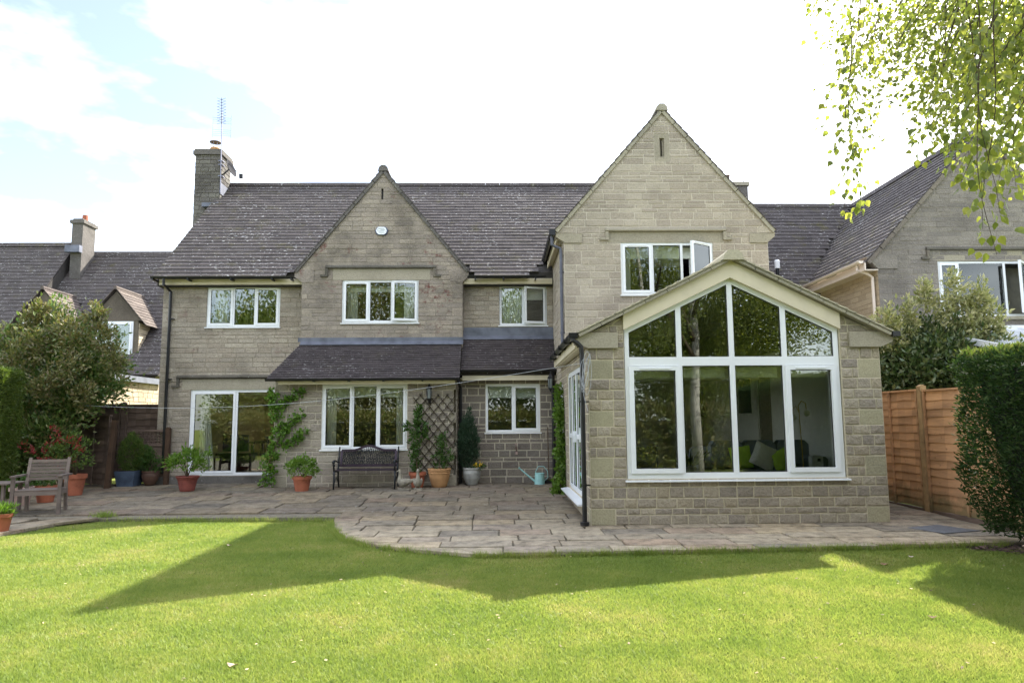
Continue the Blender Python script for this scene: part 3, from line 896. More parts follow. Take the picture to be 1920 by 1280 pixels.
# sunroom front bargeboard panel over the glazing
def sun_in(x, off): return 3.887 - off - abs(x - 3.757) * .482
bb = MB()
for s_ in (-1, 1):
    xo = 3.757 + s_ * 1.735
    pts = [(3.757, 3.865), (xo, 3.865 - 1.735 * .482), (xo, 4.15 - 1.735 * .5), (3.757, 4.15)]
    bb.prism(pts if s_ > 0 else pts[::-1], 'y', YS - .05, YS + .15)
split(bb, 'bargeboard', MT['cream'], house)
# lead flashings
ld = MB()
ld.box(-4.85, -.80, YG - .03, YG - .018, 3.575, 3.68)
ld.prism([(YG - .03, 3.59), (YG - .13, 3.50), (YG - .13, 3.49), (YG - .02, 3.57)], 'x', -4.78, -.80)
ld.box(-.815, XS - .004, YW - .03, YW - .018, 3.70, 3.955)
ld.prism([(YW - .012, 3.76), (YW - .12, 3.655), (YW - .12, 3.645), (YW - .012, 3.70)], 'x', -.815, XS - .006)
split(ld, 'flashing', MT['lead'], house)

# gutters and downpipes
gu = MB()
gutter(gu, (-8.45, EY - .04, 5.19), (-4.97, EY - .04, 5.19)); gutter(gu, (-.69, EY - .04, 5.19), (1.26, EY - .04, 5.19))
for x in (-8.4, -7.55, -6.5, -5.5, -5.03, -.5, .2, 1.0): gu.box(x - .015, x + .015, EY - .09, YW - .19, 5.10, 5.15)
gutter(gu, (-5.30, YL - .39, 2.615), (-.86, YL - .39, 2.615))
for x in (-4.2, -3.4, -2.6, -1.7): gu.box(x - .012, x + .012, YL - .43, YL - .26, 2.54, 2.565)
gutter(gu, (-.82, YK - .41, 2.83), (XS - .0, YK - .41, 2.83))
for x in (-.2, .5, 1.1): gu.box(x - .012, x + .012, YK - .45, YK - .29, 2.75, 2.78)
gutter(gu, (1.215, YH - .02, 5.62), (1.215, YW - .3, 5.62)); gu.box(1.15, 1.28, YH - .06, YH + .03, 5.53, 5.66)
gutter(gu, (1.22, YS - .12, 2.97), (1.22, 15.6, 2.97), .06)
for y in (YS - .08, 11.9, 12.9, 13.9, 14.9): gu.box(1.15, 1.29, y - .03, y + .03, 2.895, 2.98)
gutter(gu, (XSR + .22, YS - .12, 2.97), (XSR + .22, 14.6, 2.97), .06)
gu.box(XSR + .16, XSR + .28, YS - .15, YS - .08, 2.90, 2.98)
split(gu, 'gutter', MT['black'], house)
def pipe(pts, r, mat, clips=(), shoe=False):
    mb = MB(); mb.tube(pts, r, 12)
    for (x, y, z) in clips: mb.tube([(x, y, z - .02), (x, y, z + .02)], r + .008, 12); mb.box(x, x + .1, y - .01, y + .05, z - .01, z + .01)
    if shoe: x, y, z = pts[-1]; mb.tube([(x, y, z), (x, y, z + .05)], r + .035, 12)
    return mb.build('downpipe', MT[mat], house, smooth=False)
pipe([(-8.14, EY - .04, 5.15), (-8.14, EY - .04, 5.0), (-8.11, YW - .07, 4.88), (-8.10, YW - .07, .42)], .036, 'black', [(-8.10, YW - .07, z) for z in (4.2, 2.7, 1.4)])
pipe([(-.88, YL - .39, 2.6), (-.86, YL - .36, 2.52), (-.85, YK - .12, 2.4), (-.85, YK - .12, .14)], .037, 'black', [(-.85, YK - .12, 1.6)])
pipe([(1.37, YK - .41, 2.8), (1.37, YK - .3, 2.62), (1.385, YK - .09, 2.5), (1.385, YK - .09, .14)], .037, 'black', [(1.385, YK - .09, 1.3)])
pipe([(1.215, YH + .06, 5.58), (1.215, YH + .06, 5.34), (1.30, YH + .07, 5.30), (1.395, YH + .07, 5.26), (1.405, YH + .07, 5.14), (1.405, YH + .07, 2.97)], .034, 'greypipe', [(1.405, YH + .07, z) for z in (4.75, 3.45)])
pipe([(1.22, YS - .07, 2.92), (1.22, YS - .07, 2.86), (1.28, YS - .07, 2.82), (1.34, YS - .07, 2.76), (1.352, YS - .07, 2.66), (1.352, YS - .07, .02)], .037, 'black', [(1.352, YS - .07, z) for z in (1.9, .62)], True)

# windows ------------------------------------------------------------
window('window', house, FRONT(YW), *w1[:4], [(.36, 'sash'), (.30, 'fixed'), (.34, 'sash')], dep=.02)
window('window', house, FRONT(YG), *w2[:4], [(.35, 'sash'), (.3, 'fixed'), (.35, 'sash', R(11))], dep=.03, label='three-light window with its right casement ajar')
window('window', house, FRONT(YW), *w3[:4], [(.5, 'fixed'), (.5, 'sash', R(14))], dep=.03, label='two-light window with its right casement ajar')
window('window', house, FRONT(YL), *lw[:4], [(.36, 'sash'), (.29, 'fixed'), (.35, 'sash')], dep=.02)
window('window', house, FRONT(YK), *kw[:4], [(.5, 'fixed'), (.5, 'sash')], dep=.02)
window('window', house, FRONT(YH), *w6[:4], [(.34, 'sash'), (.32, 'fixed'), (.34, 'sash', R(34))], dep=.02, label='three-light window with its right casement wide open')
window('patio_door', house, FRONT(YW), *w7[:4], [(.478, 'sash'), (.522, 'fixed')], sill=False, dep=.03, bw=.07, vent=False)
window('window', house, LEFTF(XS), *nw, [(1, 'fixed')], dep=.03, bw=.06)
# french doors of the sunroom: narrow glazed leaves with a mid rail
d = window('french_door', house, LEFTF(XS), fd[0], fd[1], fd[2], fd[3], [(.24, 'sash'), (.26, 'sash'), (.26, 'sash'), (.24, 'sash')], sill=False, dep=.03, bw=.06, vent=False)
mr = MB()
for i in range(4):
    a = fd[0] + .08 + i * .66; mr.box(XS + .005, XS + .04, a, a + .55, 1.28, 1.36)
mr.build('mid_rail', MT['upvc'], d)
h = MB()
for y in (12.92, 13.02): h.box(XS - .05, XS + .0, y - .012, y + .012, 1.22, 1.42); h.box(XS - .06, XS - .04, y - .06, y + .06, 1.33, 1.35)
h.build('handle', MT['upvc'], d)
h = MB(); h.prism([(XS - .16, fd[2] - .05), (XS + .04, fd[2] - .05), (XS + .04, fd[2] - .002), (XS - .16, fd[2] - .03)], 'y', fd[0] - .15, fd[1] + .1); h.build('threshold', MT['upvc'], d)

# big sunroom window
sw_ = MB(); y0, y1 = YS + .03, YS + .11
XC = 3.757
def top(x, off=0.0): return 3.865 - off - abs(x - XC) * .482
sw_.box(2.045, 2.115, y0, y1, .70, top(2.115)); sw_.box(5.395, 5.475, y0, y1, .70, top(5.395))
sw_.box(2.115, 5.395, y0, y1, .70, .79); sw_.box(2.115, 5.395, y0 - .006, y1 - .002, 2.46, 2.60)
for xm in (2.916, 3.757, 4.603):
    sw_.box(xm - .042, xm + .042, y0 - .004, y1 - .004, .79, 2.46); sw_.box(xm - .042, xm + .042, y0 - .003, y1 - .003, 2.60, top(xm) - .06)
for a, b4 in ((2.045, XC), (XC, 5.475)):
    sw_.prism([(a, top(a)), (a, top(a) - .08), (b4, top(b4) - .08), (b4, top(b4))], 'y', y0 + .001, y1 - .001)
big = sw_.build('window', MT['upvc'], house, label='four-bay sunroom window rising into the gable')
def pane_poly(pts):
    g = MB(); g.prism(pts, 'y', y0 + .03, y0 + .042); g.build('pane', MT['glass'], big)
    s2 = MB(); n_ = len(pts); cx_ = sum(p[0] for p in pts) / n_; cz_ = sum(p[1] for p in pts) / n_
    for i in range(n_):
        p, q = pts[i], pts[(i + 1) % n_]
        s2.beam((p[0], y0 + .022, p[1]), (q[0], y0 + .022, q[1]), .014, .016)
    s2.build('seal', MT['gasket'], big)
xs_ = [2.115, 2.874, 2.958, 3.715, 3.799, 4.561, 4.645, 5.395]
for i in range(0, 8, 2):
    a, b5 = xs_[i], xs_[i + 1]
    pane_poly([(a, 2.60), (b5, 2.60), (b5, top(b5) - .082), (a, top(a) - .082)])
    if i in (2, 4): pane_poly([(a, .79), (b5, .79), (b5, 2.46), (a, 2.46)])
    else:
        s3 = MB(); A, B = (a - .01, b5 + .045) if i == 0 else (a - .045, b5 + .01)
        s3.box(A, A + .075, y0 - .03, y0 + .05, .785, 2.455); s3.box(B - .075, B, y0 - .03, y0 + .05, .785, 2.455)
        s3.box(A + .075, B - .075, y0 - .03, y0 + .05, .785, .855); s3.box(A + .075, B - .075, y0 - .03, y0 + .05, 2.385, 2.455)
        s3.build('sash', MT['upvc'], big)
        v = MB(); v.box(A + .16, B - .16, y0 - .045, y0 - .03, 2.405, 2.428); v.build('trickle_vent', MT['upvc'], big)
        pane_poly([(A + .075, .855), (B - .075, .855), (B - .075, 2.385), (A + .075, 2.385)])
sl_ = MB(); sl_.prism([(YS - .06, .655), (YS - .06, .675), (YS + .1, .699), (YS + .1, .655)], 'x', 2.0, 5.52); sl_.build('sill', MT['upvc'], big)

# chimney
ch = MB(); r5 = random.Random(4)
cx0, cx1, cy0, cy1 = -9.02, -8.27, 20.75, 21.55
ch.box(cx0 + .01, cx1 - .01, cy0 + .01, cy1 - .01, 5.0, 9.66)
chim = ch.build('chimney', MT['mortar_gable'], house)
cs = MB(); cm = MB()
for T, a, b6 in ((FRONT(cy0), cx0, cx1), (RIGHTF(cx1), cy0, cy1), (LEFTF(cx0), cy0, cy1)):
    stone_wall(cs, cm, T, a, b6, 5.2, 9.66, [.11, .13, .12], (.2, .34), .01, thick=.008, proud=.01)
cs.build('stonework', MT['verge'], chim, kind='stuff')
cc = MB(); cc.box(cx0 - .06, cx1 + .06, cy0 - .06, cy1 + .06, 9.66, 9.78); cc.box(cx0 - .03, cx1 + .03, cy0 - .03, cy1 + .03, 9.78, 9.84)
cc.build('capping', MT['verge'], chim)
cp = MB(); cp.lathe([(.14, 0), (.15, .1), (.12, .14)], (-8.55, 21.0, 9.84), 14); cp.build('chimney_pot', MT['terracotta_buff'], chim)
cw = MB()
for k in range(8):
    t = k * math.pi / 4; cw.box(-8.55 + .13 * math.cos(t) - .005, -8.55 + .13 * math.cos(t) + .005, 21 + .13 * math.sin(t) - .005, 21 + .13 * math.sin(t) + .005, 9.98, 10.14)
cw.build('cowl_bars', MT['alu'], chim)
cw = MB(); cw.lathe([(.17, 0), (.17, .02), (.08, .05), (.01, .06)], (-8.55, 21.0, 10.14), 16); cw.build('cowl', MT['brown_pot'], chim)
cf = MB(); cf.prism([(8.4 - 17.1, 8.0), (-8.2, 8.0), (-8.2, 8.12), (-8.7, 8.12)], 'y', 20.55, 20.74); cf.box(-8.26, -8.235, 20.74, 21.3, 8.45, 8.8)
cf.build('flashing', MT['lead'], chim)

# alarm box with its faint print
al = MB(); pr = [(-3.0, 6.36), (-2.97, 6.29), (-2.92, 6.25), (-2.76, 6.25), (-2.71, 6.29), (-2.68, 6.36), (-2.71, 6.43), (-2.76, 6.465), (-2.92, 6.465), (-2.97, 6.43)]
al.prism(pr, 'y', YG - .05, YG - .01); ab = al.build('alarm_box', M('alarm_blue', (.02, .05, .14), .4), house)
af = MB(); af.prism([(GX2 * .86 + -2.842 * .14, z * .9 + 6.357 * .1) for GX2, z in pr], 'y', YG - .075, YG - .0505); af.build('cover', MT['upvc'], ab)
ap = MB()
for z, a, b7 in ((6.405, -2.9, -2.77), (6.375, -2.86, -2.75), (6.345, -2.9, -2.77), (6.31, -2.9, -2.78)): ap.box(a, b7, YG - .078, YG - .0755, z - .006, z + .006)
ap.tube([(-2.91 + .02 * math.cos(t), YG - .0765, 6.375 + .035 * math.sin(t)) for t in np.linspace(.8, 4.6, 8)], .004, 5)
ap.build('print', M('print_grey', (.33, .38, .4), .6), ab)

# rooms behind the glass -------------------------------------------
def room(x0, x1, y0, y1, z0, z1, wall='plaster_dark', backhole=None, floor='carpet'):
    mb = MB(); t = .04
    mb.box(x0 - t, x0, y0, y1, z0, z1); mb.box(x1, x1 + t, y0, y1, z0, z1)
    if backhole:
        a, b, c, d = backhole
        mb.box(x0, a, y1, y1 + t, z0, z1); mb.box(b, x1, y1, y1 + t, z0, z1); mb.box(a, b, y1, y1 + t, z0, c); mb.box(a, b, y1, y1 + t, d, z1)
    else: mb.box(x0, x1, y1, y1 + t, z0, z1)
    mb.box(x0 - t, x1 + t, y0, y1 + t, z1, z1 + t, 1)
    mb.box(x0 - t, x1 + t, y0, y1 + t, z0 - t, z0, 2)
    return mb.build('room_lining', [MT[wall], MT['plaster'], MT[floor]], house)
room(-8.0, -5.25, YW + .25, 24.7, .34, 2.55, 'plaster_warm', (-5.9, -5.27, 1.0, 2.3))
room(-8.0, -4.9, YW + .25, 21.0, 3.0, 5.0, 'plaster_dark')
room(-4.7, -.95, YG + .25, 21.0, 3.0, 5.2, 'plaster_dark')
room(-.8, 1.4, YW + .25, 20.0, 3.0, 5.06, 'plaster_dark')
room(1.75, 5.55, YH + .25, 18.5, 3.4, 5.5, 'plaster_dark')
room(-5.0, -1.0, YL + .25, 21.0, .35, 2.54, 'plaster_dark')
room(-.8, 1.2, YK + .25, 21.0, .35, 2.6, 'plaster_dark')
# the sunroom: floor, right wall, back of the long room, sloping ceiling
mb = MB()
mb.box(XS + .26, XSR - .26, YS + .26, YH + .3, .30, .34, 2); mb.box(XS + .3, 5.6, YH + .3, 19.0, .30, .34, 2)
mb.box(XSR - .28, XSR - .245, YS + .26, YH + .3, .34, 3.0)
mb.prism([(XS + .25, 2.72), (XS + .25, 2.90), (sc, 4.08), (XSR - .25, 2.90), (XSR - .25, 2.72), (sc, 3.95)], 'y', YS + .26, YH + .2, 1)
mb.box(XS + .26, XSR - .26, YH + .25, YH + .3, 2.45, 4.2, 0)
mb.box(XS + .3, 5.6, 19.0, 19.05, .34, 2.6, 0); mb.box(5.56, 5.598, YH + .3, 19.0, .34, 2.6, 0); mb.box(XS + .26, XS + .3, YK, 19.0, .34, 2.6, 0)
mb.box(XS + .3, 5.6, YH + .3, 19.0, 2.6, 2.65, 1)
mb.build('room_lining', [MT['plaster'], MT['plaster'], MT['carpet']], house)

# ------------------------------------------------------------------ neighbours
ln = thing('neighbour_house', 'grey roofed neighbouring house with two gabled dormers behind the brown fence', 'house', (-14.5, 22.3, 0))
mb = MB()
A50 = 1.19
dkl = MB()
dkl.prism([(22.25, 3.1), (26.3, 7.92), (30.4, 3.1)], 'x', -15.5, -10.55); dkl.prism([(21.4, 2.7), (25.9, 8.15), (30.4, 2.9)], 'x', -26, -15.5)
lroof = dkl.build('roof', MT['deck'], ln)
tl = MB()
def dorm_skip(c):
    for cx in (-12.28, -14.6):
        if abs(c.x - cx) < .72 and c.z < 4.95 and c.z > 3.72: return True
        if c.z > 4.9 and c.z < 5.9 - 1.25 * abs(c.x - cx): return True
    return False
tile_slope(tl, (0, 22.25, 3.12), (1, 0, 0), (0, 4.05, 4.85), (0, -4.85, 4.05), 6.3, lambda t: -15.5, lambda t: -10.5, .19, (.22, .36), .022, dorm_skip, rs=21)
tile_slope(tl, (0, 21.4, 2.72), (1, 0, 0), (0, 4.5, 5.45), (0, -5.45, 4.5), 7.05, lambda t: -22, lambda t: -15.5, .19, (.22, .36), .022, dorm_skip, rs=22)
for x in np.arange(-15.5, -10.6, .45): tl.prism([(26.17, 7.88), (26.25, 8.04), (26.35, 8.04), (26.43, 7.88)], 'x', x, x + .44)
for x in np.arange(-22, -15.6, .45): tl.prism([(25.77, 8.12), (25.85, 8.28), (25.95, 8.28), (26.03, 8.12)], 'x', x, x + .44)
tl.build('roof_tiles', MT['tile_main'], lroof, kind='stuff')
mb.box(-26, -10.9, 22.8, 29.8, 0, 3.1); mb.prism([(22.6, 3.05), (26.3, 7.45), (30.0, 3.05)], 'x', -11.0, -10.8)
mb.box(-17, -10.62, 21.9, 22.7, 2.2, 3.0)
mb.build('wall', MT['mortar_main'], ln)
ls = MB(); lm = MB()
ng = thing('neighbour_garage', 'sunlit warm stone outbuilding with a flat roof beyond the brown fence', 'outbuilding', (-14.5, 21, 0))
stone_wall(ls, lm, RIGHTF(-12.0), 16.5, 25.4, 0.0, 3.02, [.14, .15, .16], (.28, .5), .012, [], None, 0, thick=.25)
stone_wall(ls, lm, FRONT(16.5), -17.5, -12.0, 0, 3.02, [.14, .15, .16], (.28, .5), .012, [], None, 0, thick=.25)
lm.box(-17.5, -12.0, 25.16, 25.4, 0, 3.0)
wg = lm.build('wall', MT['mortar_main'], ng); ls.build('stonework', stone_mat('stone_left', [(.45, .37, .26), (.4, .33, .24), (.48, .4, .29)], .3, .7), wg, kind='stuff')
g = MB(); g.box(-17.7, -11.86, 16.3, 25.5, 3.02, 3.14); g.box(-11.86, -11.80, 16.3, 25.5, 2.98, 3.17); g.build('flat_roof', MT['lead'], ng)
for cx in (-12.28, -14.6):
    y0 = 22.85; d = MB()
    stone = MB(); stm = MB()
    tri = [(cx - 1.02, 4.78), (cx + 1.02, 4.78), (cx, 5.95)]
    d.prism([(cx - .86, 4.93), (cx + .86, 4.93), (cx, 5.9)], 'y', y0, y0 + 3.0)
    d.box(cx - .74, cx + .74, y0 + .02, y0 + 2.6, 3.55, 4.93)
    dm = d.build('dormer', [stone_mat('dormer_stone', [(.17, .145, .105), (.13, .11, .085)], .6, .9) if cx > -13 else bpy.data.materials['dormer_stone']], ln)
    t2 = MB()
    for s_ in (-1, 1):
        tile_slope(t2, (cx + s_ * 1.04, 0, 4.74), (0, 1, 0), (-s_ * 1.04, 0, 1.24), (s_ * 1.24, 0, 1.04), 1.6, lambda t: y0 - .1, lambda t: y0 + 1.75 - (.95 - t * .62), .15, (.2, .3), .02, rs=33)
    t2.tube([(cx, y0 - .12, 6.0), (cx, y0 + 1.7, 6.0)], .06, 8)
    t2.build('dormer_tiles', MT['tile_sun'] if False else stone_mat('tile_lit', [(.15, .125, .11), (.12, .1, .09), (.18, .15, .13)], .4, .6, 0, .5) if cx > -13 else bpy.data.materials['tile_lit'], dm, kind='stuff')  # paler tiles than the main roof: sunlight painted into the dormer colour
    for s_ in (-1, 1):
        c3 = MB(); 
        for i in range(8):
            c3.box(cx + s_ * .74 - (.03 if s_ < 0 else 0), cx + s_ * .74 + (.03 if s_ > 0 else 0), y0 + .05, y0 + 2, 3.5 + i * .17, 3.655 + i * .17)
        c3.build('dormer_cheek', MT['cream_dark'], dm)
    window('dormer_window', dm, FRONT(y0), cx - .60, cx + .60, 3.72, 4.9, [(.5, 'sash'), (.5, 'sash')], dep=-.02, bw=.06, vent=False)
    b = MB(); b.box(cx - .52, cx + .52, y0 + .012, y0 + .016, 3.8, 4.84); b.build('dark_interior', MT['plaster_dark'], dm)
c4 = MB(); c4.box(-15.32, -14.93, 25.3, 26.1, 6, 8.85)
lc = c4.build('chimney', MT['verge'], ln)
c4 = MB(); c4.box(-15.38, -14.87, 25.24, 26.16, 8.85, 8.97); c4.box(-15.3, -14.95, 25.3, 26.1, 8.97, 9.03); c4.build('capping', MT['verge'], lc)
c4 = MB(); c4.lathe([(.1, 0), (.09, .2)], (-15.05, 25.6, 9.03), 10); c4.build('chimney_pot', MT['terracotta'], lc)
c4 = MB(); c4.box(-15.42, -14.9, 25.1, 25.29, 7.75, 8.0); c4.build('flashing', MT['lead'], lc)

ln.scale = (1.16, 1.16, 1.16); ln.location = (-16.82, 25.87, -.256)

rn = thing('neighbour_house', 'grey stone neighbouring house with steep tiled gable and white gutter beyond the orange fence', 'house', (11.6, 16, 0))
RX, RZ2 = 11.62, 8.45
def rclip(z):
    h = (RZ2 - z) / 1.135
    return (RX - h, RX + h)
rs_ = MB(); rm = MB()
stone_wall(rs_, rm, FRONT(16.0), 8.93, 14.3, 0, 5.40, [.1, .12, .13], (.3, .5), .009, [(10.36, 13.6, 3.95, 5.26)], None, 0, proud=.006)
stone_wall(rs_, rm, FRONT(16.0), 8.9, 14.4, 5.40, 8.3, [.1, .12, .13], (.3, .5), .009, [], rclip, 0, proud=.006)
stone_wall(rs_, rm, LEFTF(8.93), 16.0, 22, 0, 5.2, [.1, .12, .13], (.3, .5), .009, [], None, 1, None, 1, proud=.006, c0=.2405)  # side wall in warmer, paler stone: bounced sunlight put into its colour
rw = rm.build('wall', [MT['mortar_gable'], MT['mortar_main']], rn)
rs_.build('stonework', [stone_mat('stone_right', [(.24, .215, .19), (.21, .19, .17), (.26, .235, .205)], .5, 1.0), bpy.data.materials['stone_left']], rw, kind='stuff')
rd = MB()
rd.prism([(8.72, 5.2), (14.5, 5.2), (RX, RZ2 - .04)], 'y', 16.1, 22); rd.prism([(18.9, 5.0), (22.0, RZ2 - .04), (26, 5.0)], 'x', 6.9, 22)
rr_ = rd.build('roof', MT['deck'], rn)
t = MB()
gable_tiles(t, RX, RZ2, 8.62, 5.2, 15.94, 21.9, .187)
def rsk(c): return c.x > 8.6 and c.z < RZ2 - 1.085 * abs(c.x - RX) - .05
tile_slope(t, (0, 18.85, 4.95), (1, 0, 0), (0, 3.15, 3.5), (0, -3.5, 3.15), 4.7, lambda t_: 6.9, lambda t_: 14, .187, (.2, .34), .022, rsk, rs=41)
t.prism([(21.87, RZ2 - .06), (21.95, RZ2 + .08), (22.05, RZ2 + .08), (22.13, RZ2 - .06)], 'x', 6.9, 14)
t.prism([(RX - .13, RZ2 - .06), (RX - .05, RZ2 + .1), (RX + .05, RZ2 + .1), (RX + .13, RZ2 - .06)], 'y', 15.92, 22)
t.build('roof_tiles', MT['tile_right'], rr_, kind='stuff')
mb = MB(); verge(mb, RX, RZ2 - .06, 8.7, 5.22, 16.0, .13, .09, 9); mb.build('verge', MT['stone_dark'], rn)
mb = MB(); mb.prism([(8.65, 5.36), (8.93, 5.08), (9.4, 5.08), (9.4, 5.40), (8.95, 5.44)], 'y', 15.97, 16.3); mb.build('kneeler', bpy.data.materials['stone_right'], rn)
mb = MB(); drip(10.1, 13.9, 5.58, 16.0, .28); 
dr = MB(); drip(10.1, 13.9, 5.58, 16.0, .28); dr.build('drip_mould', MT['drip'], rn)
mb = MB(); mb.box(10.25, 13.7, 15.996, 16.1, 5.26, 5.50); mb.box(10.2, 13.7, 15.9, 16.1, 3.87, 3.94); mb.build('lintel', MT['ashlar'], rn)
window('window', rn, FRONT(16.0), 10.36, 13.6, 3.95, 5.26, [(.15, 'sash'), (.34, 'fixed'), (.16, 'sash', R(40)), (.35, 'fixed')], dep=.02, vent=False)
mb = MB(); mb.box(10.3, 13.6, 16.5, 16.54, 3.6, 5.4); mb.build('dark_interior', MT['plaster_dark'], rn)
wg_ = M('white_gutter', (.75, .66, .58), .45, .05)
mb = MB(); gutter(mb, (8.52, 15.95, 5.26), (8.52, 21.2, 5.26), .065); mb.box(8.6, 8.63, 15.95, 21.2, 5.04, 5.24); mb.box(8.63, 8.92, 15.95, 21.2, 5.04, 5.06)
mb.tube([(8.55, 16.2, 5.2), (8.55, 16.2, 5.08), (8.75, 16.15, 5.0), (8.86, 16.12, 4.9), (8.86, 16.12, .2)], .035, 10)
mb.build('gutter', wg_, rn)
c5 = MB(); c5.box(7.25, 8.05, 21.6, 22.4, 7.0, 9.0); c = c5.build('chimney', MT['verge'], rn)
c5 = MB(); c5.box(7.2, 8.1, 21.55, 22.45, 9.0, 9.12); c5.build('capping', MT['verge_new'], c)
c5 = MB(); c5.lathe([(.13, 0), (.11, .3), (.13, .34)], (7.5, 22, 9.12), 12); c5.build('chimney_pot', MT['brown_pot'], c)
c5 = MB(); c5.tube([(7.8, 19.0, 5.55), (7.8, 19.0, 5.75)], .05, 10); c5.build('vent_pipe', MT['black'], rn)
c5 = MB(); c5.lathe([(.07, 0), (.075, .2), (.05, .24)], (7.8, 19.0, 5.75), 10); c5.build('vent_cap', MT['upvc'], rn)
# white conservatory roof beside it
cv = thing('conservatory', 'white framed conservatory roof showing above the clipped hedge on the right', 'conservatory', (10.8, 13.4, 0))
mb = MB()
for i in range(7):
    x = 9.3 + i * .55; mb.beam((x, 12.1, 2.75), (x, 15.9, 3.65), .05, .06)
mb.box(9.2, 13, 12.05, 12.15, 2.62, 2.76); mb.box(9.2, 13, 15.85, 15.95, 3.58, 3.72); mb.box(9.25, 9.32, 12.1, 12.2, 0, 2.62); mb.box(12.9, 13, 12.1, 12.2, 0, 2.62)
mb.beam((9.24, 12.1, 2.76), (9.24, 15.9, 3.68), .08, .12)
mb.build('roof_frame', MT['upvc'], cv)
mb = MB(); mb.hexa([(9.26, 12.1, 2.71), (13, 12.1, 2.71), (13, 15.9, 3.61), (9.26, 15.9, 3.61), (9.26, 12.1, 2.725), (13, 12.1, 2.725), (13, 15.9, 3.625), (9.26, 15.9, 3.625)])
mb.build('roof_panel', M('polycarb', (.6, .63, .66), .3, .05), cv)
mb = MB(); mb.box(9.3, 13, 12.12, 12.18, .0, 2.6); mb.build('glazing', MT['glass'], cv)

# aerials and dish (fixed to chimneys)
ae = thing('tv_aerial', 'tall thin TV aerial with grid reflector strapped to the left chimney', 'aerial', (-8.2, 20.6, 8.4))
mb = MB(); mb.tube([(-8.19, 20.62, 8.45), (-8.21, 20.62, 9.6), (-8.24, 20.62, 10.95)], .016, 8); mb.build('mast', MT['alu'], ae)
mb = MB()
for z in (10.28, 10.34, 10.40, 10.46, 10.66, 10.72, 10.78, 10.84): mb.beam((-8.55, 20.75 + 0, z), (-8.0, 20.75, z - .03), .006, .006)
for x in (-8.55, -8.28, -8.0): mb.beam((x, 20.75, 10.2), (x, 20.75, 10.9), .008, .008)
mb.build('reflector', MT['alu'], ae)
mb = MB(); mb.beam((-8.26, 20.7, 10.55), (-7.86, 19.6, 10.92), .014, .014)
for i in range(9):
    y = 20.55 - i * .11; z = 10.6 + i * .037
    xb_ = -8.26 + (20.7 - y) * .3636
    for s_ in (-1, 1):
        mb.beam((xb_, y, z), (xb_ + s_ * .13, y, z + .05), .008, .008); mb.beam((xb_, y, z), (xb_ + s_ * .13, y, z - .05), .008, .008)
mb.build('boom', MT['alu'], ae)
mb = MB()
for z in (9.3, 9.42, 8.95): mb.box(-8.28, -8.15, 20.6, 20.8, z, z + .02)
mb.build('bracket', MT['alu'], ae)
sd_ = thing('satellite_dish', 'dark satellite dish pointing right from the left chimney', 'satellite dish', (-8.2, 20.9, 9.1))
mb = MB(); n0 = 14
ctr = Vector((-7.98, 20.7, 9.2)); ax = Vector((.93, -.1, .34)).normalized(); a1 = ax.cross(Vector((0, 1, 0))).normalized(); a2 = ax.cross(a1)
for side in (0, .008):
    base = len(mb.v)
    for i in range(5):
        r = .27 * i / 4
        for j in range(n0):
            tt = 2 * math.pi * j / n0
            mb.v.append(tuple(ctr + (a1 * math.cos(tt) + a2 * math.sin(tt)) * r + ax * (r * r * .9 + side)))
    for i in range(4):
        for j in range(n0):
            mb.f.append((base + i * n0 + j, base + i * n0 + (j + 1) % n0, base + (i + 1) * n0 + (j + 1) % n0, base + (i + 1) * n0 + j)); mb.m.append(0)
mb.build('dish', M('dish_grey', (.05, .05, .055), .95, .2, spec=.05), sd_)
mb = MB(); mb.beam((-8.26, 20.85, 9.05), tuple(ctr), .03, .03); mb.beam(tuple(ctr + a1 * .25), (-7.62, 20.66, 8.98), .018, .018); mb.box(-7.66, -7.56, 20.62, 20.7, 8.9, 9.03); mb.build('arm', MT['iron'], sd_)
ra = thing('tv_aerial', 'faint thin aerial on the far chimney behind the right gable', 'aerial', (8.1, 22, 9.1))
mb = MB(); mb.tube([(8.08, 22, 8.9), (8.04, 22, 10.6)], .012, 6); mb.build('mast', MT['alu'], ra)
mb = MB(); mb.beam((7.6, 22, 10.45), (8.1, 22, 10.5), .01, .01); mb.beam((7.62, 22, 10.38), (7.62, 22, 10.54), .01, .01); mb.beam((7.72, 22, 10.4), (7.72, 22, 10.54), .01, .01); mb.build('boom', MT['alu'], ra)

# ------------------------------------------------------------------ ground
def mesh_np(name, V, F, mat, parent=None, kind=None, smooth=False):
    """V (n,3), F (m,k) arrays"""
    me = bpy.data.meshes.new(name); k = F.shape[1]
    off = np.array(woff(parent))
    V = V - off
    me.vertices.add(len(V)); me.vertices.foreach_set('co', V.astype(np.float32).ravel())
    me.loops.add(F.size); me.loops.foreach_set('vertex_index', F.astype(np.int32).ravel())
    me.polygons.add(len(F)); me.polygons.foreach_set('loop_start', (np.arange(len(F)) * k).astype(np.int32))
    me.polygons.foreach_set('loop_total', np.full(len(F), k, np.int32))
    if smooth: me.polygons.foreach_set('use_smooth', np.ones(len(F), bool))
    me.materials.append(mat); me.update(calc_edges=True); me.validate()
    o = bpy.data.objects.new(name, me); COL.objects.link(o)
    if parent: o.parent = parent
    if kind: o['kind'] = kind
    return o

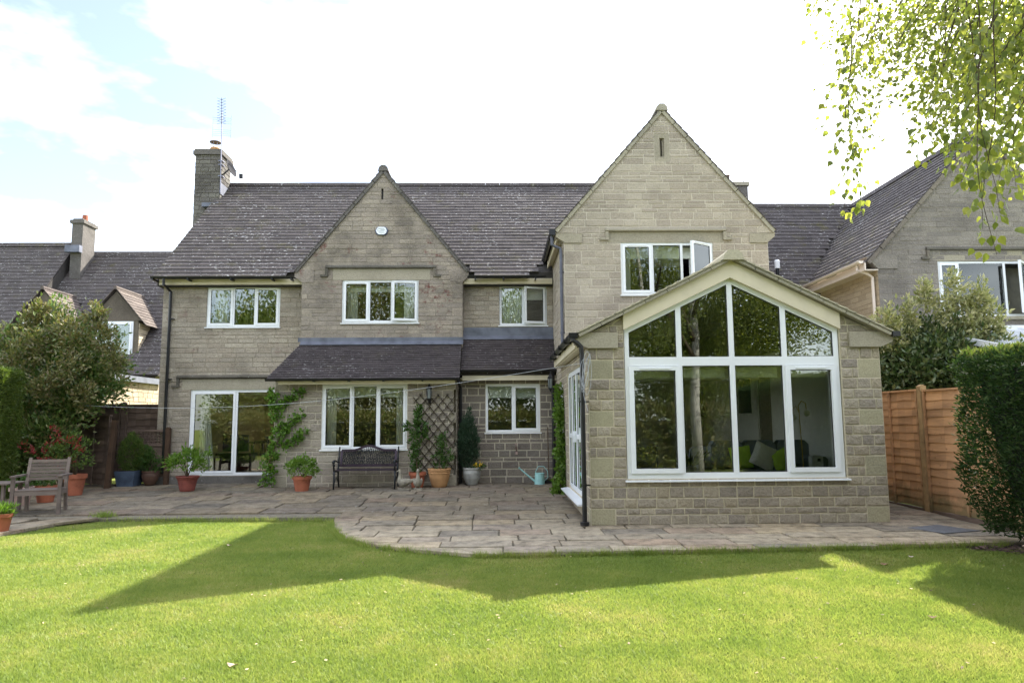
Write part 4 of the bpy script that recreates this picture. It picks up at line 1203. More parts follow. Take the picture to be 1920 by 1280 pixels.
m, n, l, bs = _nt('turf'); pos = n.new('ShaderNodeNewGeometry').outputs['Position']
c = _ramp(n, l, _noise(n, l, pos, 2.2, 6, .65), [(.3, (.15, .195, .05)), (.5, (.2, .24, .065)), (.7, (.27, .28, .1))])
c = _mix(n, l, .7, c, _ramp(n, l, _noise(n, l, pos, 60, 4, .7), [(.3, .6), (.7, 1.25)]), 'MULTIPLY')
l.new(c, bs.inputs['Base Color']); bs.inputs['Roughness'].default_value = 1; bs.inputs['Specular IOR Level'].default_value = 0
_bump(n, l, bs, _noise(n, l, pos, 90, 4, .7), 1.0, .03)
MT['turf'] = m
mb = MB(); mb.quad((-250, -150, -.06), (250, -150, -.06), (250, 400, -.06), (-250, 400, -.06))
o = mb.build('lawn', MT['turf'], kind='structure')

# lawn limit: x of the paving edge for a given y
EDGE = [(8.88, .4), (8.9, -.33), (9.19, -.95), (9.63, -1.63), (10.27, -2.15), (11.2, -2.5), (12.15, -2.74)]
def xl_of(y):
    if y <= EDGE[0][0]: return EDGE[0][1]
    for (a, b), (c_, d) in zip(EDGE, EDGE[1:]):
        if a <= y <= c_: return b + (d - b) * (y - a) / (c_ - a)
    return -2.74
LED = [(3, -9.6), (8, -8.6), (9.6, -7.95), (10.93, -7.39), (11.5, -7.25), (12.1, -7.12), (12.5, -6.7)]
def xleft(y):
    for (a, b), (c_, d) in zip(LED, LED[1:]):
        if a <= y <= c_: return b + (d - b) * (y - a) / (c_ - a)
    return -6.7
def yfar(x):   # far edge of the lawn between the two
    return 12.5 - .3 * (x + 6.7) / 3.96
def on_lawn(x, y):
    r = np.zeros(len(x), bool)
    xr_ = np.interp(y, [e[0] for e in EDGE], [e[1] for e in EDGE])
    xl_ = np.interp(y, [e[0] for e in LED], [e[1] for e in LED])
    front = (y < 8.85 + np.maximum(0, x - .4) * .055)
    mid = (y >= 8.85) & (x < xr_ - .01) & (y < 12.5 - .3 * (x + 6.7) / 3.96)
    return (front | mid) & (x > xl_ + .0) & ((x < 6.0) | (y < 8.9))

slabm = [None]
m, n, l, bs = _nt('slab'); rnd, pos = _rnd(n, l)
c = _ramp(n, l, rnd, [(.0, (.33, .275, .2)), (.2, (.43, .36, .255)), (.4, (.26, .225, .175)), (.6, (.45, .36, .235)), (.8, (.32, .27, .21)), (1., (.38, .285, .2))])
c = _mix(n, l, .75, c, _ramp(n, l, _noise(n, l, pos, 4.5, 6, .7), [(.36, .45), (.5, 1.), (.64, 1.35)]), 'MULTIPLY')
c = _mix(n, l, .5, c, _ramp(n, l, _noise(n, l, pos, 55, 5, .7), [(.3, .55), (.7, 1.4)]), 'MULTIPLY')
# slabs darker away from the front strip, then pale lichen blotches
sp = n.new('ShaderNodeSeparateXYZ'); l.new(pos, sp.inputs[0])
yy = _math(n, l, 'ADD', sp.outputs['Y'], _math(n, l, 'MULTIPLY', _noise(n, l, pos, .9, 4, .6), 2.2))
rear_tone = _ramp(n, l, _math(n, l, 'MULTIPLY', yy, .05), [(.56, 1.0), (.68, .5)])
c = _mix(n, l, 1, c, rear_tone, 'MULTIPLY')
c = _mix(n, l, _ramp(n, l, _noise(n, l, pos, 7, 5, .75), [(.6, 0.), (.68, .45)]), c, (.42, .41, .38))
l.new(c, bs.inputs['Base Color']); bs.inputs['Roughness'].default_value = .85; bs.inputs['Specular IOR Level'].default_value = .25
mp = n.new('ShaderNodeMapping'); mp.inputs['Scale'].default_value = (1, 2.2, 1); l.new(pos, mp.inputs[0])
_bump(n, l, bs, _math(n, l, 'ADD', _math(n, l, 'MULTIPLY', _noise(n, l, mp.outputs[0], 3.5, 6, .65), 2.5), _noise(n, l, pos, 40, 4, .6)), .9, .015)
MT['slab'] = m
MT['bed'] = M('patio_joint', (.17, .15, .11), 1, .4, 12, .8, 60)
mb = MB()
# bed sheet under the slabs, following the fall
P = [(x, y) for y, x in EDGE]
mb.prism([(.4, 8.9), (-.33, 8.92), (-.95, 9.22), (-1.63, 9.66), (-2.13, 10.3), (-2.47, 11.2), (-2.7, 12.2), (1.6, 12.2), (7.4, 12.2), (7.4, 9.34), (6.0, 9.22)], 'z', -.12, -.028)
mb.hexa([(-12.5, 12.55, -.1), (7.4, 12.21, -.1), (7.4, 17.9, -.1), (-12.5, 17.9, -.1), (-12.5, 12.55, .006), (7.4, 12.21, .0), (7.4, 17.9, .135), (-12.5, 17.9, .135)])
mb.prism([(-12.5, 3), (-9.62, 3), (-8.62, 8), (-7.97, 9.6), (-7.41, 10.93), (-7.14, 12.1), (-6.74, 12.5), (-12.5, 12.54)], 'z', -.12, -.03)
patio = mb.build('patio', MT['bed'], kind='structure')
rp = random.Random(5)
sm_cache = {}
def add_slab(xa, xb, ya, yb, xa1=None, xb1=None):
    """front edge xa..xb at ya, rear edge xa1..xb1 at yb"""
    xa1 = xa if xa1 is None else xa1; xb1 = xb if xb1 is None else xb1
    if min(xb - xa, xb1 - xa1) < .05: return
    j = .011; jy = .017
    q = [(xa + j, ya + jy), (xb - j, ya + jy), (xb1 - j, yb - jy), (xa1 + j, yb - jy)]
    cx = sum(a for a, _ in q) / 4; cy = sum(b_ for _, b_ in q) / 4
    t = MB(); w = lambda: rp.uniform(-.007, .007)
    lo = [(a + w(), b_ + w()) for a, b_ in q]
    hi = [(a + (cx - a) * .025, b_ + (cy - b_) * .03) for a, b_ in lo]
    tl_ = rp.uniform(-.006, .008)
    zz = [gz(b_) + tl_ + rp.uniform(-.0025, .0025) for _, b_ in q]
    t.v += [(a - cx, b_ - cy, gz(b_) - .045) for a, b_ in lo] + [(a - cx, b_ - cy, z_ - .006) for (a, b_), z_ in zip(lo, zz)] + [(a - cx, b_ - cy, z_) for (a, b_), z_ in zip(hi, zz)]
    for s0, e0 in ((0, 4), (4, 8)):
        for i in range(4):
            t.f.append((s0 + i, s0 + (i + 1) % 4, e0 + (i + 1) % 4, e0 + i)); t.m.append(0)
    t.f.append((8, 9, 10, 11)); t.m.append(0)
    link_mesh('slab', t.mesh('slab', MT['slab']), patio, (cx, cy, 0))
y = 8.9
rowsY = []
while y < 17.5:
    h = rp.choice([.46, .52, .44, .56]) if y < 12.6 else rp.choice([.55, .62, .5])
    rowsY.append((y, y + h)); y += h
for i, (a, b) in enumerate(rowsY):
    la, lb = (xl_of(a), xl_of(b)) if b < 12.45 else (-11.6, -11.6)
    if a < 12.45 <= b: la = lb = -2.72
    if i == 0: lb = xl_of(b)
    ra_ = 7.35
    x = min(la, lb) + 0; first = True
    x = max(la, lb)
    wdt = rp.uniform(.6, .9)
    if la != lb: add_slab(la, x + wdt * .5, a, b, lb, x + wdt * .5); x += wdt * .5
    sk = .055 if i < 2 else 0
    while x < ra_ - .1:
        w_ = rp.uniform(.6, .98) if b < 12.5 else rp.uniform(.6, 1.05)
        x1 = x + w_
        if x1 > ra_ - .3: x1 = ra_
        cx_ = (x + x1) / 2; cy_ = (a + b) / 2
        hidden = (cx_ > 1.7 and cx_ < 5.9 and a > YS + .02) or (cx_ > 5.9 and cy_ > 15) or (cx_ > 1.5 and cy_ > 15.0) or (cx_ > -.9 and cy_ > 17.3) or (-5.1 < cx_ < -1 and cy_ > 16.95) or (cx_ < -4.9 and cy_ > 17.9)
        if not hidden: 
            if a < 9.0 and x > .4:
                add_slab(x, x1, a + .055 * (x - .4), b, x, x1)
            else: add_slab(x, x1, a, b)
        x = x1
# left paving in front of the hedge
for (a, b) in ((9.6, 10.2), (10.2, 10.8), (10.8, 11.35), (11.35, 11.9), (11.9, 12.44)):
    x = xleft(a); x2 = xleft(b)
    add_slab(x - .6, x, a, b, x2 - .62, x2); add_slab(x - 1.3, x - .61, a, b); add_slab(x - 2.1, x - 1.31, a, b)
# manhole cover with slab inset
mc = MB(); mc.hexa([(6.25, 9.95, .004), (6.9, 10.15, .004), (6.65, 10.75, .004), (6.05, 10.5, .004), (6.25, 9.95, .012), (6.9, 10.15, .012), (6.65, 10.75, .012), (6.05, 10.5, .012)])
tag(mc.build('manhole_cover', M('manhole', (.13, .14, .155), .6, .35, 14, .5, 50)), 'grey square inspection cover set in the paving near the orange fence', 'manhole cover')
# kerb edging of the patio where it drops to the lawn, right side
mb = MB(); mb.prism([(3.2, 9.02), (7.4, 9.28), (7.4, 9.33), (3.2, 9.06)], 'z', -.13, -.03)
mb.build('kerb', MT['verge'], kind='structure')
# mulch bed by the hedge
mv = []; mf = []
N = 2600; px = rng.uniform(5.9, 8.2, N); py = rng.uniform(7.9, 9.25, N)
k = (px - 5.9) * .55 + 7.95 < py + rng.normal(0, .1, N); 
k = (py > 9.2 - (px - 5.9) * 1.1) & (py < 9.2); px, py = px[k], py[k]
def scatter_quads(px, py, pz, s0, s1, flat=.5):
    N = len(px); s = rng.uniform(s0, s1, N); a = rng.uniform(0, 6.28, N)
    u = np.stack([np.cos(a), np.sin(a), rng.normal(0, flat * .4, N)], 1) * s[:, None]
    v = np.stack([-np.sin(a), np.cos(a), rng.normal(0, flat * .4, N)], 1) * (s * rng.uniform(.3, .7, N))[:, None]
    c = np.stack([px, py, pz], 1); up = np.array([0, 0, 1]) * (s * .3)[:, None]
    V = np.stack([c - u - v, c + u - v, c + u + v, c - u + v, c + up], 1).reshape(-1, 3)
    b = (np.arange(N) * 5)[:, None]
    F = np.concatenate([b + np.array([0, 1, 4]), b + np.array([1, 2, 4]), b + np.array([2, 3, 4]), b + np.array([3, 0, 4])])
    return V, F
V, F = scatter_quads(px, py, rng.uniform(-.055, -.02, len(px)), .012, .03)
mulch = mesh_np('mulch', V, F, M('mulch', (.12, .075, .06), .95, .5, 9, 0, island=.7), None, 'stuff')
mulch['label'] = 'brown bark mulch at the foot of the hedge'

# ------------------------------------------------------------------ grass
def blades(x, y, z, h, w, mat, name, lean=.35, kind='stuff', hv=.4):
    N = len(x); a = rng.uniform(0, 2 * np.pi, N); H = h * rng.uniform(1 - hv, 1 + hv, N)
    lx, ly = rng.normal(0, lean, N) * H, rng.normal(0, lean, N) * H
    dx, dy = np.cos(a) * w * .5, np.sin(a) * w * .5
    V = np.stack([np.stack([x - dx, y - dy, z], 1), np.stack([x + dx, y + dy, z], 1),
                  np.stack([x + lx, y + ly, z + H], 1)], 1).reshape(-1, 3)
    F = np.arange(3 * N).reshape(N, 3)
    return mesh_np(name, V, F, mat, None, kind)
m, n, l, bs = _nt('grass_blade'); rnd, pos = _rnd(n, l)
patch = _noise(n, l, pos, .9, 5, .62); fine = _noise(n, l, pos, 7, 3, .6)
f = _math(n, l, 'ADD', _math(n, l, 'MULTIPLY', patch, .75), _math(n, l, 'ADD', _math(n, l, 'MULTIPLY', rnd, .2), _math(n, l, 'MULTIPLY', fine, .25)))
c = _ramp(n, l, f, [(.42, (.165, .24, .055)), (.55, (.225, .30, .07)), (.68, (.295, .34, .095)), (.82, (.42, .385, .18))])
l.new(c, bs.inputs['Base Color']); bs.inputs['Roughness'].default_value = .5; bs.inputs['Specular IOR Level'].default_value = .25
tr = n.new('ShaderNodeBsdfTranslucent'); l.new(_mix(n, l, 1, c, (1.4, 1.35, .95), 'MULTIPLY'), tr.inputs[0])
mx = n.new('ShaderNodeMixShader'); mx.inputs[0].default_value = .45
l.new(bs.outputs[0], mx.inputs[1]); l.new(tr.outputs[0], mx.inputs[2]); l.new(mx.outputs[0], n['Material Output'].inputs['Surface'])
MT['grass'] = m
X, Y = [], []
for (ya, yb, dens) in ((3.3, 5.5, 17000), (5.5, 8, 9500), (8, 12.6, 5000)):
    xa, xb = -.78 * yb - .3, .80 * yb + .3
    n_ = int((yb - ya) * (xb - xa) * dens)
    x = rng.uniform(xa, xb, n_); y = rng.uniform(ya, yb, n_)
    k = (np.abs(x - .03 * y) < .8 * y + .2) & on_lawn(x, y); X.append(x[k]); Y.append(y[k])
X = np.concatenate(X); Y = np.concatenate(Y)
ww = np.interp(Y, [3, 6, 12], [.0055, .008, .013])
g = blades(X, Y, np.full(len(X), -.06), .026, ww, MT['grass'], 'grass', .6)
g['label'] = 'short sunlit garden grass'
# longer tufts along the paving edge
X, Y = [], []
for i in range(900):
    s_ = rp.random()
    if s_ < .55: x = rp.uniform(-.3, 6.6); y = 8.86 + max(0, x - .4) * .055 
    elif s_ < .8:
        y = rp.uniform(8.95, 12.1); x = xl_of(y) - .02
    else: x = rp.uniform(-6.8, -2.8); y = yfar(x) - .02
    for _ in range(rp.randint(6, 22)): X.append(x + rp.gauss(0, .035)); Y.append(y + rp.gauss(0, .02))
X, Y = np.array(X), np.array(Y)
g = blades(X, Y, np.full(len(X), -.06), .075, .008, MT['grass'], 'grass', .5, hv=.7); g['label'] = 'longer grass tufts along the paving edge'
N = 420; X = rng.uniform(-7, 7, N); Y = rng.uniform(3.6, 12, N); k = on_lawn(X, Y); X, Y = X[k], Y[k]
V, F = scatter_quads(X, Y, np.full(len(X), -.035), .006, .014)
o = mesh_np('leaf_litter', V, F, M('litter', (.42, .33, .2), .9, .5, 9, 0, island=.6), None, 'stuff'); o['label'] = 'small dry leaf bits scattered over the lawn'
N = 500; X = rng.uniform(-8, 1.3, N); Y = np.minimum(17.1, 12.7 + np.abs(rng.normal(0, 2.6, N))); X = np.where(Y > 16.6, np.clip(X, -7.9, -5.4), X)
V, F = scatter_quads(X, Y, .0235 * (Y - 11) + .004, .005, .016)
o = mesh_np('leaf_litter', V, F, M('patio_litter', (.1, .085, .05), .95, .5, 9, 0, island=.7), None, 'stuff'); o['label'] = 'dark crumbs of leaf and moss on the paving'
wd = thing('weed', 'small bright green weed growing at the edge of the paving on the left', 'weed', (-6.75, 12.58, 0.03))
X = rng.normal(-6.75, .08, 160); Y = rng.normal(12.6, .05, 160)
g = blades(X, Y, np.full(160, .02), .1, .014, MT['grass'], 'leaves', .6); g.parent = wd; g.location = (6.75, -12.58, -.03)
# fallen leaves and petals on the lawn
lf = [(437, -1.803, 5.076, .04, (.55, .38, .3), 'pale pinkish leaf lying on the sunlit lawn at lower left'), (0, -3.62, 9.9, .035, (.6, .45, .35), 'small pale leaf in the shade near the paving corner'),
      (0, 4.4, 8.15, .05, (.3, .16, .1), 'brown curled leaf in the sunlit notch by the paving'), (0, 3.62, 6.0, .04, (.16, .08, .04), 'dark brown leaf on the right of the lawn'),
      (0, 4.95, 8.55, .035, (.7, .55, .5), 'tiny white petal at the foot of the paving on the right')]
for _, x, y, s_, c_, lab in lf:
    mb = MB(); k = 7
    pts = [(x + s_ * math.cos(t_) * (1 + .2 * math.sin(3 * t_)), y + s_ * .55 * math.sin(t_), -.03 + .01 * math.cos(2 * t_ + 1)) for t_ in np.linspace(0, 2 * math.pi, k, endpoint=False)]
    ctr = (x, y, -.03)
    for i in range(k): mb.poly([pts[i], pts[(i + 1) % k], ctr])
    tag(mb.build('fallen_leaf', M('leaf_%d' % len(bpy.data.materials), c_, .8, .3, 30)), lab, 'leaf')

# ------------------------------------------------------------------ foliage
def leaf_arrays(P, D, size, aspect=.5, fold=.25, jitter=.3):
    N = len(P); D = D / np.linalg.norm(D, axis=1, keepdims=True)
    r = rng.normal(size=(N, 3)); W = np.cross(D, r); W /= np.linalg.norm(W, axis=1, keepdims=True) + 1e-9
    U = np.cross(W, D)
    s = (size * rng.uniform(1 - jitter, 1 + jitter, N))[:, None]
    a = P; b = P + D * s * .45 + W * s * aspect * .5 + U * s * fold * aspect
    c = P + D * s; d = P + D * s * .45 - W * s * aspect * .5 + U * s * fold * aspect
    V = np.stack([a, b, c, d], 1).reshape(-1, 3)
    k = (np.arange(N) * 4)[:, None]
    F = np.concatenate([k + np.array([0, 1, 2]), k + np.array([0, 2, 3])])
    return V, F
def foliage(name, P, D, size, mat, parent=None, aspect=.5, fold=.25, kind='stuff', label=None):
    V, F = leaf_arrays(P, D, size, aspect, fold)
    o = mesh_np(name, V, F, mat, parent, kind)
    if label: o['label'] = label
    return o
def ell_points(C, Rr, clumps, per, cr, shell=(.55, 1.0), bump=.18, zcut=-1.0, up=.4):
    C = np.array(C); Rr = np.array(Rr)
    d = rng.normal(size=(clumps, 3)); d /= np.linalg.norm(d, axis=1, keepdims=True)
    d = d[d[:, 2] > zcut]; n_ = len(d)
    rad = rng.uniform(shell[0], shell[1], n_) ** .6
    rad *= 1 + bump * np.sin(d[:, 0] * 5 + 1) * np.sin(d[:, 1] * 4 + 2) + rng.normal(0, bump * .5, n_)
    cc = C + d * Rr * rad[:, None]
    P = np.repeat(cc, per, 0) + rng.normal(0, cr, (n_ * per, 3))
    D = np.repeat(d, per, 0) * .8 + rng.normal(0, .6, (n_ * per, 3)); D[:, 2] += up
    return P, D
def box_points(x0, x1, y0, y1, z0, z1, n_, bump=.06, faces='xXyYZ'):
    """points on the faces of a clipped hedge with an uneven surface"""
    ar = {'x': (y1 - y0) * (z1 - z0), 'X': (y1 - y0) * (z1 - z0), 'y': (x1 - x0) * (z1 - z0), 'Y': (x1 - x0) * (z1 - z0), 'Z': (x1 - x0) * (y1 - y0)}
    tot = sum(ar[f] for f in faces); PP, DD = [], []
    for f in faces:
        k = int(n_ * ar[f] / tot); X = rng.uniform(x0, x1, k); Y = rng.uniform(y0, y1, k); Z = rng.uniform(z0, z1, k)
        d = np.zeros((k, 3))
        if f == 'x': X[:] = x0; d[:, 0] = -1
        if f == 'X': X[:] = x1; d[:, 0] = 1
        if f == 'y': Y[:] = y0; d[:, 1] = -1
        if f == 'Y': Y[:] = y1; d[:, 1] = 1
        if f == 'Z': Z[:] = z1; d[:, 2] = 1
        P = np.stack([X, Y, Z], 1)
        q = np.sin(P[:, 0] * 3.1 + P[:, 2] * 2.3) * np.sin(P[:, 1] * 2.7 + 1.3) + .6 * np.sin(P[:, 2] * 7 + P[:, 1] * 6) * np.sin(P[:, 0] * 6.3 + P[:, 1] * 3)
        P += d * (q * bump + rng.normal(0, bump * .5, k))[:, None]
        PP.append(P); DD.append(d * .8 + rng.normal(0, .55, (k, 3)) + np.array([0, 0, .35]))
    return np.concatenate(PP), np.concatenate(DD)

MT['l_yew'] = leaf_mat('l_yew', [(.018, .04, .014), (.027, .056, .02), (.04, .072, .025), (.062, .09, .033)], .25, .7, .1)
MT['l_hedge'] = leaf_mat('l_hedge', [(.06, .10, .02), (.09, .135, .025), (.13, .165, .035)], .35)
MT['l_photinia'] = leaf_mat('l_photinia', [(.045, .09, .024), (.08, .145, .035), (.13, .2, .05), (.2, .25, .085), (.23, .2, .09)], .3, .35, .45)
MT['l_laurel'] = leaf_mat('l_laurel', [(.04, .072, .025), (.065, .105, .038), (.1, .135, .055), (.18, .19, .09)], .25, .35, .5)
MT['l_fresh'] = leaf_mat('l_fresh', [(.08, .16, .02), (.12, .21, .03), (.16, .25, .05)], .4)
MT['l_vine'] = leaf_mat('l_vine', [(.07, .15, .02), (.11, .21, .03), (.15, .26, .045)], .4)
MT['l_clem'] = leaf_mat('l_clem', [(.03, .08, .015), (.05, .11, .02), (.08, .14, .03)], .35)
MT['l_conifer'] = leaf_mat('l_conifer', [(.018, .04, .02), (.025, .055, .028), (.035, .07, .035)], .2, .6)
MT['l_gold'] = leaf_mat('l_gold', [(.04, .085, .015), (.07, .12, .02), (.11, .15, .025)], .25, .55)
MT['l_red'] = leaf_mat('l_red', [(.22, .02, .02), (.32, .04, .035), (.22, .05, .05)], .4)
MT['l_birch'] = leaf_mat('l_birch', [(.09, .125, .045), (.13, .175, .055), (.18, .225, .07), (.24, .27, .09)], .58, .4, .4, (1.9, 1.75, .75))
MT['l_far'] = leaf_mat('l_far', [(.07, .12, .02), (.12, .18, .035), (.18, .23, .05), (.26, .27, .08)], .3)
MT['l_far2'] = leaf_mat('l_far2', [(.11, .13, .035), (.18, .18, .05), (.2, .16, .06), (.12, .17, .04)], .3)
MT['petal_yellow'] = M('petal_yellow', (.75, .45, .02), .6, .1)
MT['birch_bark'] = M('birch_bark', (.38, .36, .33), .85, .2, 4, .6, 30, c2=(.05, .045, .04), stretch=(1, 1, 2.2))

# hedges
hr = thing('clipped_hedge', 'tall dark green clipped yew hedge at the right edge of the lawn', 'hedge', (7.6, 7, 0))
P, D = box_points(6.22, 8.9, 3.9, 9.45, 0.1, 2.36, 90000, .07, 'xyYZ')
k = P[:, 2] < 1.0; P[k, 0] += (1.0 - P[k, 2]) * .38 * (P[k, 0] < 6.8)
foliage('foliage', P, D, .065, MT['l_yew'], hr, .32)
P, D = box_points(6.22, 8.9, 6.5, 9.4, 2.3, 2.44, 12000, .05, 'Z')
foliage('foliage', P, D, .07, leaf_mat('l_yew_top', [(.05, .085, .02), (.09, .12, .03), (.13, .14, .05)], .35), hr, .35, label='paler leaves along the top')  # paler leaf colour along the hedge top
mb = MB(); mb.prism([(6.42, 2.22), (8.8, 2.22), (8.8, 0), (7.0, 0), (6.66, .9)], 'y', 4.05, 9.25); mb.build('branches', MT['l_yew'] if False else M('hedge_core', (.012, .018, .008), 1, .5, 9, .8, 20), hr)
hl = thing('clipped_hedge', 'sunlit clipped green hedge at the left edge behind the wooden chair', 'hedge', (-11, 16, 0))
P, D = box_points(-13.6, -10.05, 14.55, 15.2, 0.1, 2.72, 60000, .05, 'XyZ')
foliage('foliage', P, D, .055, MT['l_hedge'], hl, .4)
mb = MB(); mb.box(-13.5, -10.17, 14.66, 15.1, 0, 2.6); mb.build('branches', bpy.data.materials['hedge_core'], hl)

def shrub(name, label, cat, C, Rr, clumps, per, cr, size, mat, stems=7, group=None, aspect=.45, base=None, **kw):
    base = base or (C[0], C[1], 0)
    t = thing(name, label, cat, base, group)
    P, D = ell_points(C, Rr, clumps, per, cr, **kw)
    P[:, 2] = np.maximum(P[:, 2], base[2] + .05)
    foliage('foliage', P, D, size, MT[mat], t, aspect)
    mb = MB(); q = random.Random(int(C[0] * 100))
    for i in range(stems):
        a = q.uniform(0, 6.28); r = q.uniform(.2, .8)
        e = (C[0] + Rr[0] * r * math.cos(a), C[1] + Rr[1] * r * math.sin(a), C[2] + Rr[2] * q.uniform(.1, .6))
        s_ = (base[0] + q.uniform(-.06, .06) * Rr[0], base[1] + q.uniform(-.06, .06) * Rr[1], base[2])
        m_ = [(s_[j] * .5 + e[j] * .5 + q.uniform(-.08, .08) * Rr[0]) for j in range(3)]
        mb.tube([s_, m_, e], [.035 * Rr[0] ** .5 * .7, .022 * Rr[0] ** .5 * .7, .006], 5)
    mb.build('stem', MT['stem'], t)
    return t
ph = shrub('photinia_shrub', 'large glossy green shrub with bronze new tips beside the left fence', 'shrub', (-10.5, 17.0, 2.85), (1.55, 1.2, 1.35), 620, 24, .12, .115, 'l_photinia', 9, base=(-10.1, 16.9, .1), shell=(.3, 1), bump=.2, zcut=-.9)
P, D = [], []
for (x, y, z, r_) in ((-10.6, 16.6, 1.5, .8), (-10.4, 16.3, 1.0, .55), (-9.75, 16.4, 2.0, .5), (-9.45, 16.5, 2.6, .5), (-10.6, 16.4, .8, .6), (-10.0, 16.2, 1.4, .45)):
    p, d = ell_points((x, y, z), (r_, r_ * .7, r_), 90, 16, .1, shell=(.1, 1)); P.append(p); D.append(d)
foliage('foliage', np.concatenate(P), np.concatenate(D), .115, MT['l_photinia'], ph, .45)
P, D = [], []
for (x, y, z, r_) in ((-10.55, 16.4, 4.15, .2), (-10.8, 16.4, 3.8, .3), (-9.9, 16.2, 3.8, .3), (-9.15, 16.2, 4.05, .2), (-9.0, 16.2, 3.6, .28), (-9.5, 16.0, 3.5, .3), (-11.3, 16.4, 3.6, .3), (-8.75, 16.3, 3.0, .25), (-10.3, 15.9, 3.4, .35), (-9.4, 15.8, 2.9, .35), (-9.1, 15.9, 2.3, .25), (-10.6, 15.8, 3.0, .3), (-9.9, 15.8, 2.4, .3)):
    p, d = ell_points((x, y, z), (r_, r_, r_ * 1.4), 34, 16, .06, shell=(.1, 1)); P.append(p); D.append(d)
foliage('foliage', np.concatenate(P), np.concatenate(D), .1, leaf_mat('l_tip', [(.06, .1, .025), (.13, .15, .05), (.2, .15, .07), (.22, .22, .09)], .3, .35, .5), ph, .4, label='bronze young shoots at the top')
shrub('laurel_shrub', 'tall variegated evergreen shrub above the orange fence in front of the right house', 'shrub', (8.95, 14.2, 2.3), (1.6, 1.1, 1.25), 1500, 24, .13, .12, 'l_laurel', 9, base=(8.9, 14.2, .1), shell=(.3, 1), bump=.15)
lt = bpy.data.objects['laurel_shrub']; P, D = [], []
for (x, z, r_) in ((8.9, 3.75, .3), (9.9, 3.2, .3), (9.5, 3.9, .2), (9.3, 3.3, .3), (8.0, 3.3, .25), (7.75, 3.55, .22), (8.55, 4.0, .2), (9.15, 4.15, .22), (9.65, 3.9, .25), (9.9, 3.5, .3), (9.3, 3.6, .3), (8.2, 3.6, .2), (9.6, 3.2, .3), (7.6, 3.2, .2)):
    p, d = ell_points((x, 13.7, z), (r_ * .75, r_, r_ * 1.9), 26, 14, .045, shell=(.1, 1)); P.append(p); D.append(d)
foliage('foliage', np.concatenate(P), np.concatenate(D), .1, leaf_mat('l_cream', [(.16, .18, .06), (.34, .34, .18), (.48, .44, .27)], .35, .35, .5), lt, .4, label='cream upper shoots with sunlight put into their colour')  # variegated cream, with the sun on the tips painted into the leaf colour

# trees standing behind the photographer; the windows mirror them
def tree(label, x, y, h, r, mat, n_=900, lz=.55, per=18):
    t = thing('garden_tree', label, 'tree', (x, y, -.05), 'trees at the bottom of the garden')
    mb = MB(); mb.tube([(x, y, -.1), (x + .1, y, h * .3), (x - .1, y + .1, h * .75)], [.22, .16, .05], 8)
    q = random.Random(int(x * 10))
    for i in range(8):
        a = q.uniform(0, 6.28); z = h * q.uniform(.25, .6)
        mb.tube([(x, y, z), (x + r * .7 * math.cos(a), y + r * .7 * math.sin(a), z + h * .18)], [.08, .02], 6)
    mb.build('trunk', MT['bark'], t)
    P, D = ell_points((x, y, h * lz), (r, r, h * (1.02 - lz)), n_, per, r * .11, shell=(.3, 1), bump=.2)
    foliage('crown', P, D, .17, MT[mat], t, .6)
for lab, a in (('green tree mirrored in the upper left window', (-13, -5, 9, 3.2, 'l_far')), ('tall olive brown tree mirrored in the gable window', (-7.5, -7, 11, 3.8, 'l_far2')),
        ('green tree mirrored in the lean-to window', (-2.5, -8, 10, 3.5, 'l_far')), ('rounded green tree mirrored in the kitchen window', (2.5, -7, 10, 3.4, 'l_far')),
        ('low green tree mirrored low in the sunroom glass', (9.5, -9, 6.5, 3.2, 'l_far'))):
    tree(lab, *a, n_=1500)
hb = thing('shrub_border', 'olive green shrub border behind the lawn, mirrored in the windows', 'shrub border', (0, -2.5, 0))
P, D = box_points(-15, 15, -3.4, -1.3, 0, 1.9, 30000, .22, 'YZ')
foliage('foliage', P, D, .15, MT['l_far2'], hb, .5)
mb = MB(); mb.box(-15, 15, -3.2, -1.7, 0, 1.6); mb.build('branches', bpy.data.materials['hedge_core'], hb)

# birch: trunk and crown to the right behind the camera, its weeping twigs hang into view
bt = thing('birch_tree', 'weeping silver birch whose leafy twigs hang into the top right corner', 'tree', (6.6, -.9, -.05))
mb = MB(); mb.tube([(6.6, -.9, -.1), (6.55, -.9, 2), (6.65, -.9, 4.5), (6.4, -1.0, 7.5), (6.2, -1.2, 10.5)], [.19, .16, .13, .09, .03], 12)
mb.build('trunk', MT['birch_bark'], bt, smooth=True)
mb = MB()
for pts, r in (([(6.6, -.9, 4.2), (5.4, .6, 6.2), (4.6, 2.6, 6.9), (3.9, 4.2, 6.6), (3.3, 5.4, 5.9)], [.09, .07, .045, .025, .01]),
               ([(6.6, -.9, 3.6), (5.2, .6, 5.2), (4.1, 2.2, 5.6), (3.2, 3.3, 5.2), (2.6, 4.0, 4.6)], [.08, .06, .035, .02, .008]),
               ([(6.6, -.9, 5), (6.6, 1, 6.8), (6.3, 3.2, 7.4), (5.6, 5, 7.2)], [.08, .05, .03, .01]),
               ([(6.5, -1, 6), (4.2, -.5, 8), (2.8, .6, 8.4)], [.06, .04, .01]), ([(6.5, -1, 5.5), (8, 0, 7.6), (9, 1, 7.8)], [.06, .04, .01])):
    mb.tube(pts, r, 7)
mb.build('branch', MT['bark'], bt)
P, D = ell_points((7.5, -1.6, 6.4), (4.9, 2.3, 3.9), 3700, 20, .22, shell=(.2, 1), bump=.25)
k = (P[:, 1] < 1.3) & ((P[:, 1] < -1.0) | (P[:, 2] > 3.6) & (np.abs(P[:, 0] - 6.6) > .5))
foliage('crown', P[k], D[k] * np.array([1, 1, .2]) - np.array([0, 0, .5]), .095, MT['l_birch'], bt, .75)
_F, _CX, _CY = 1323.55, 960.0, 640.0
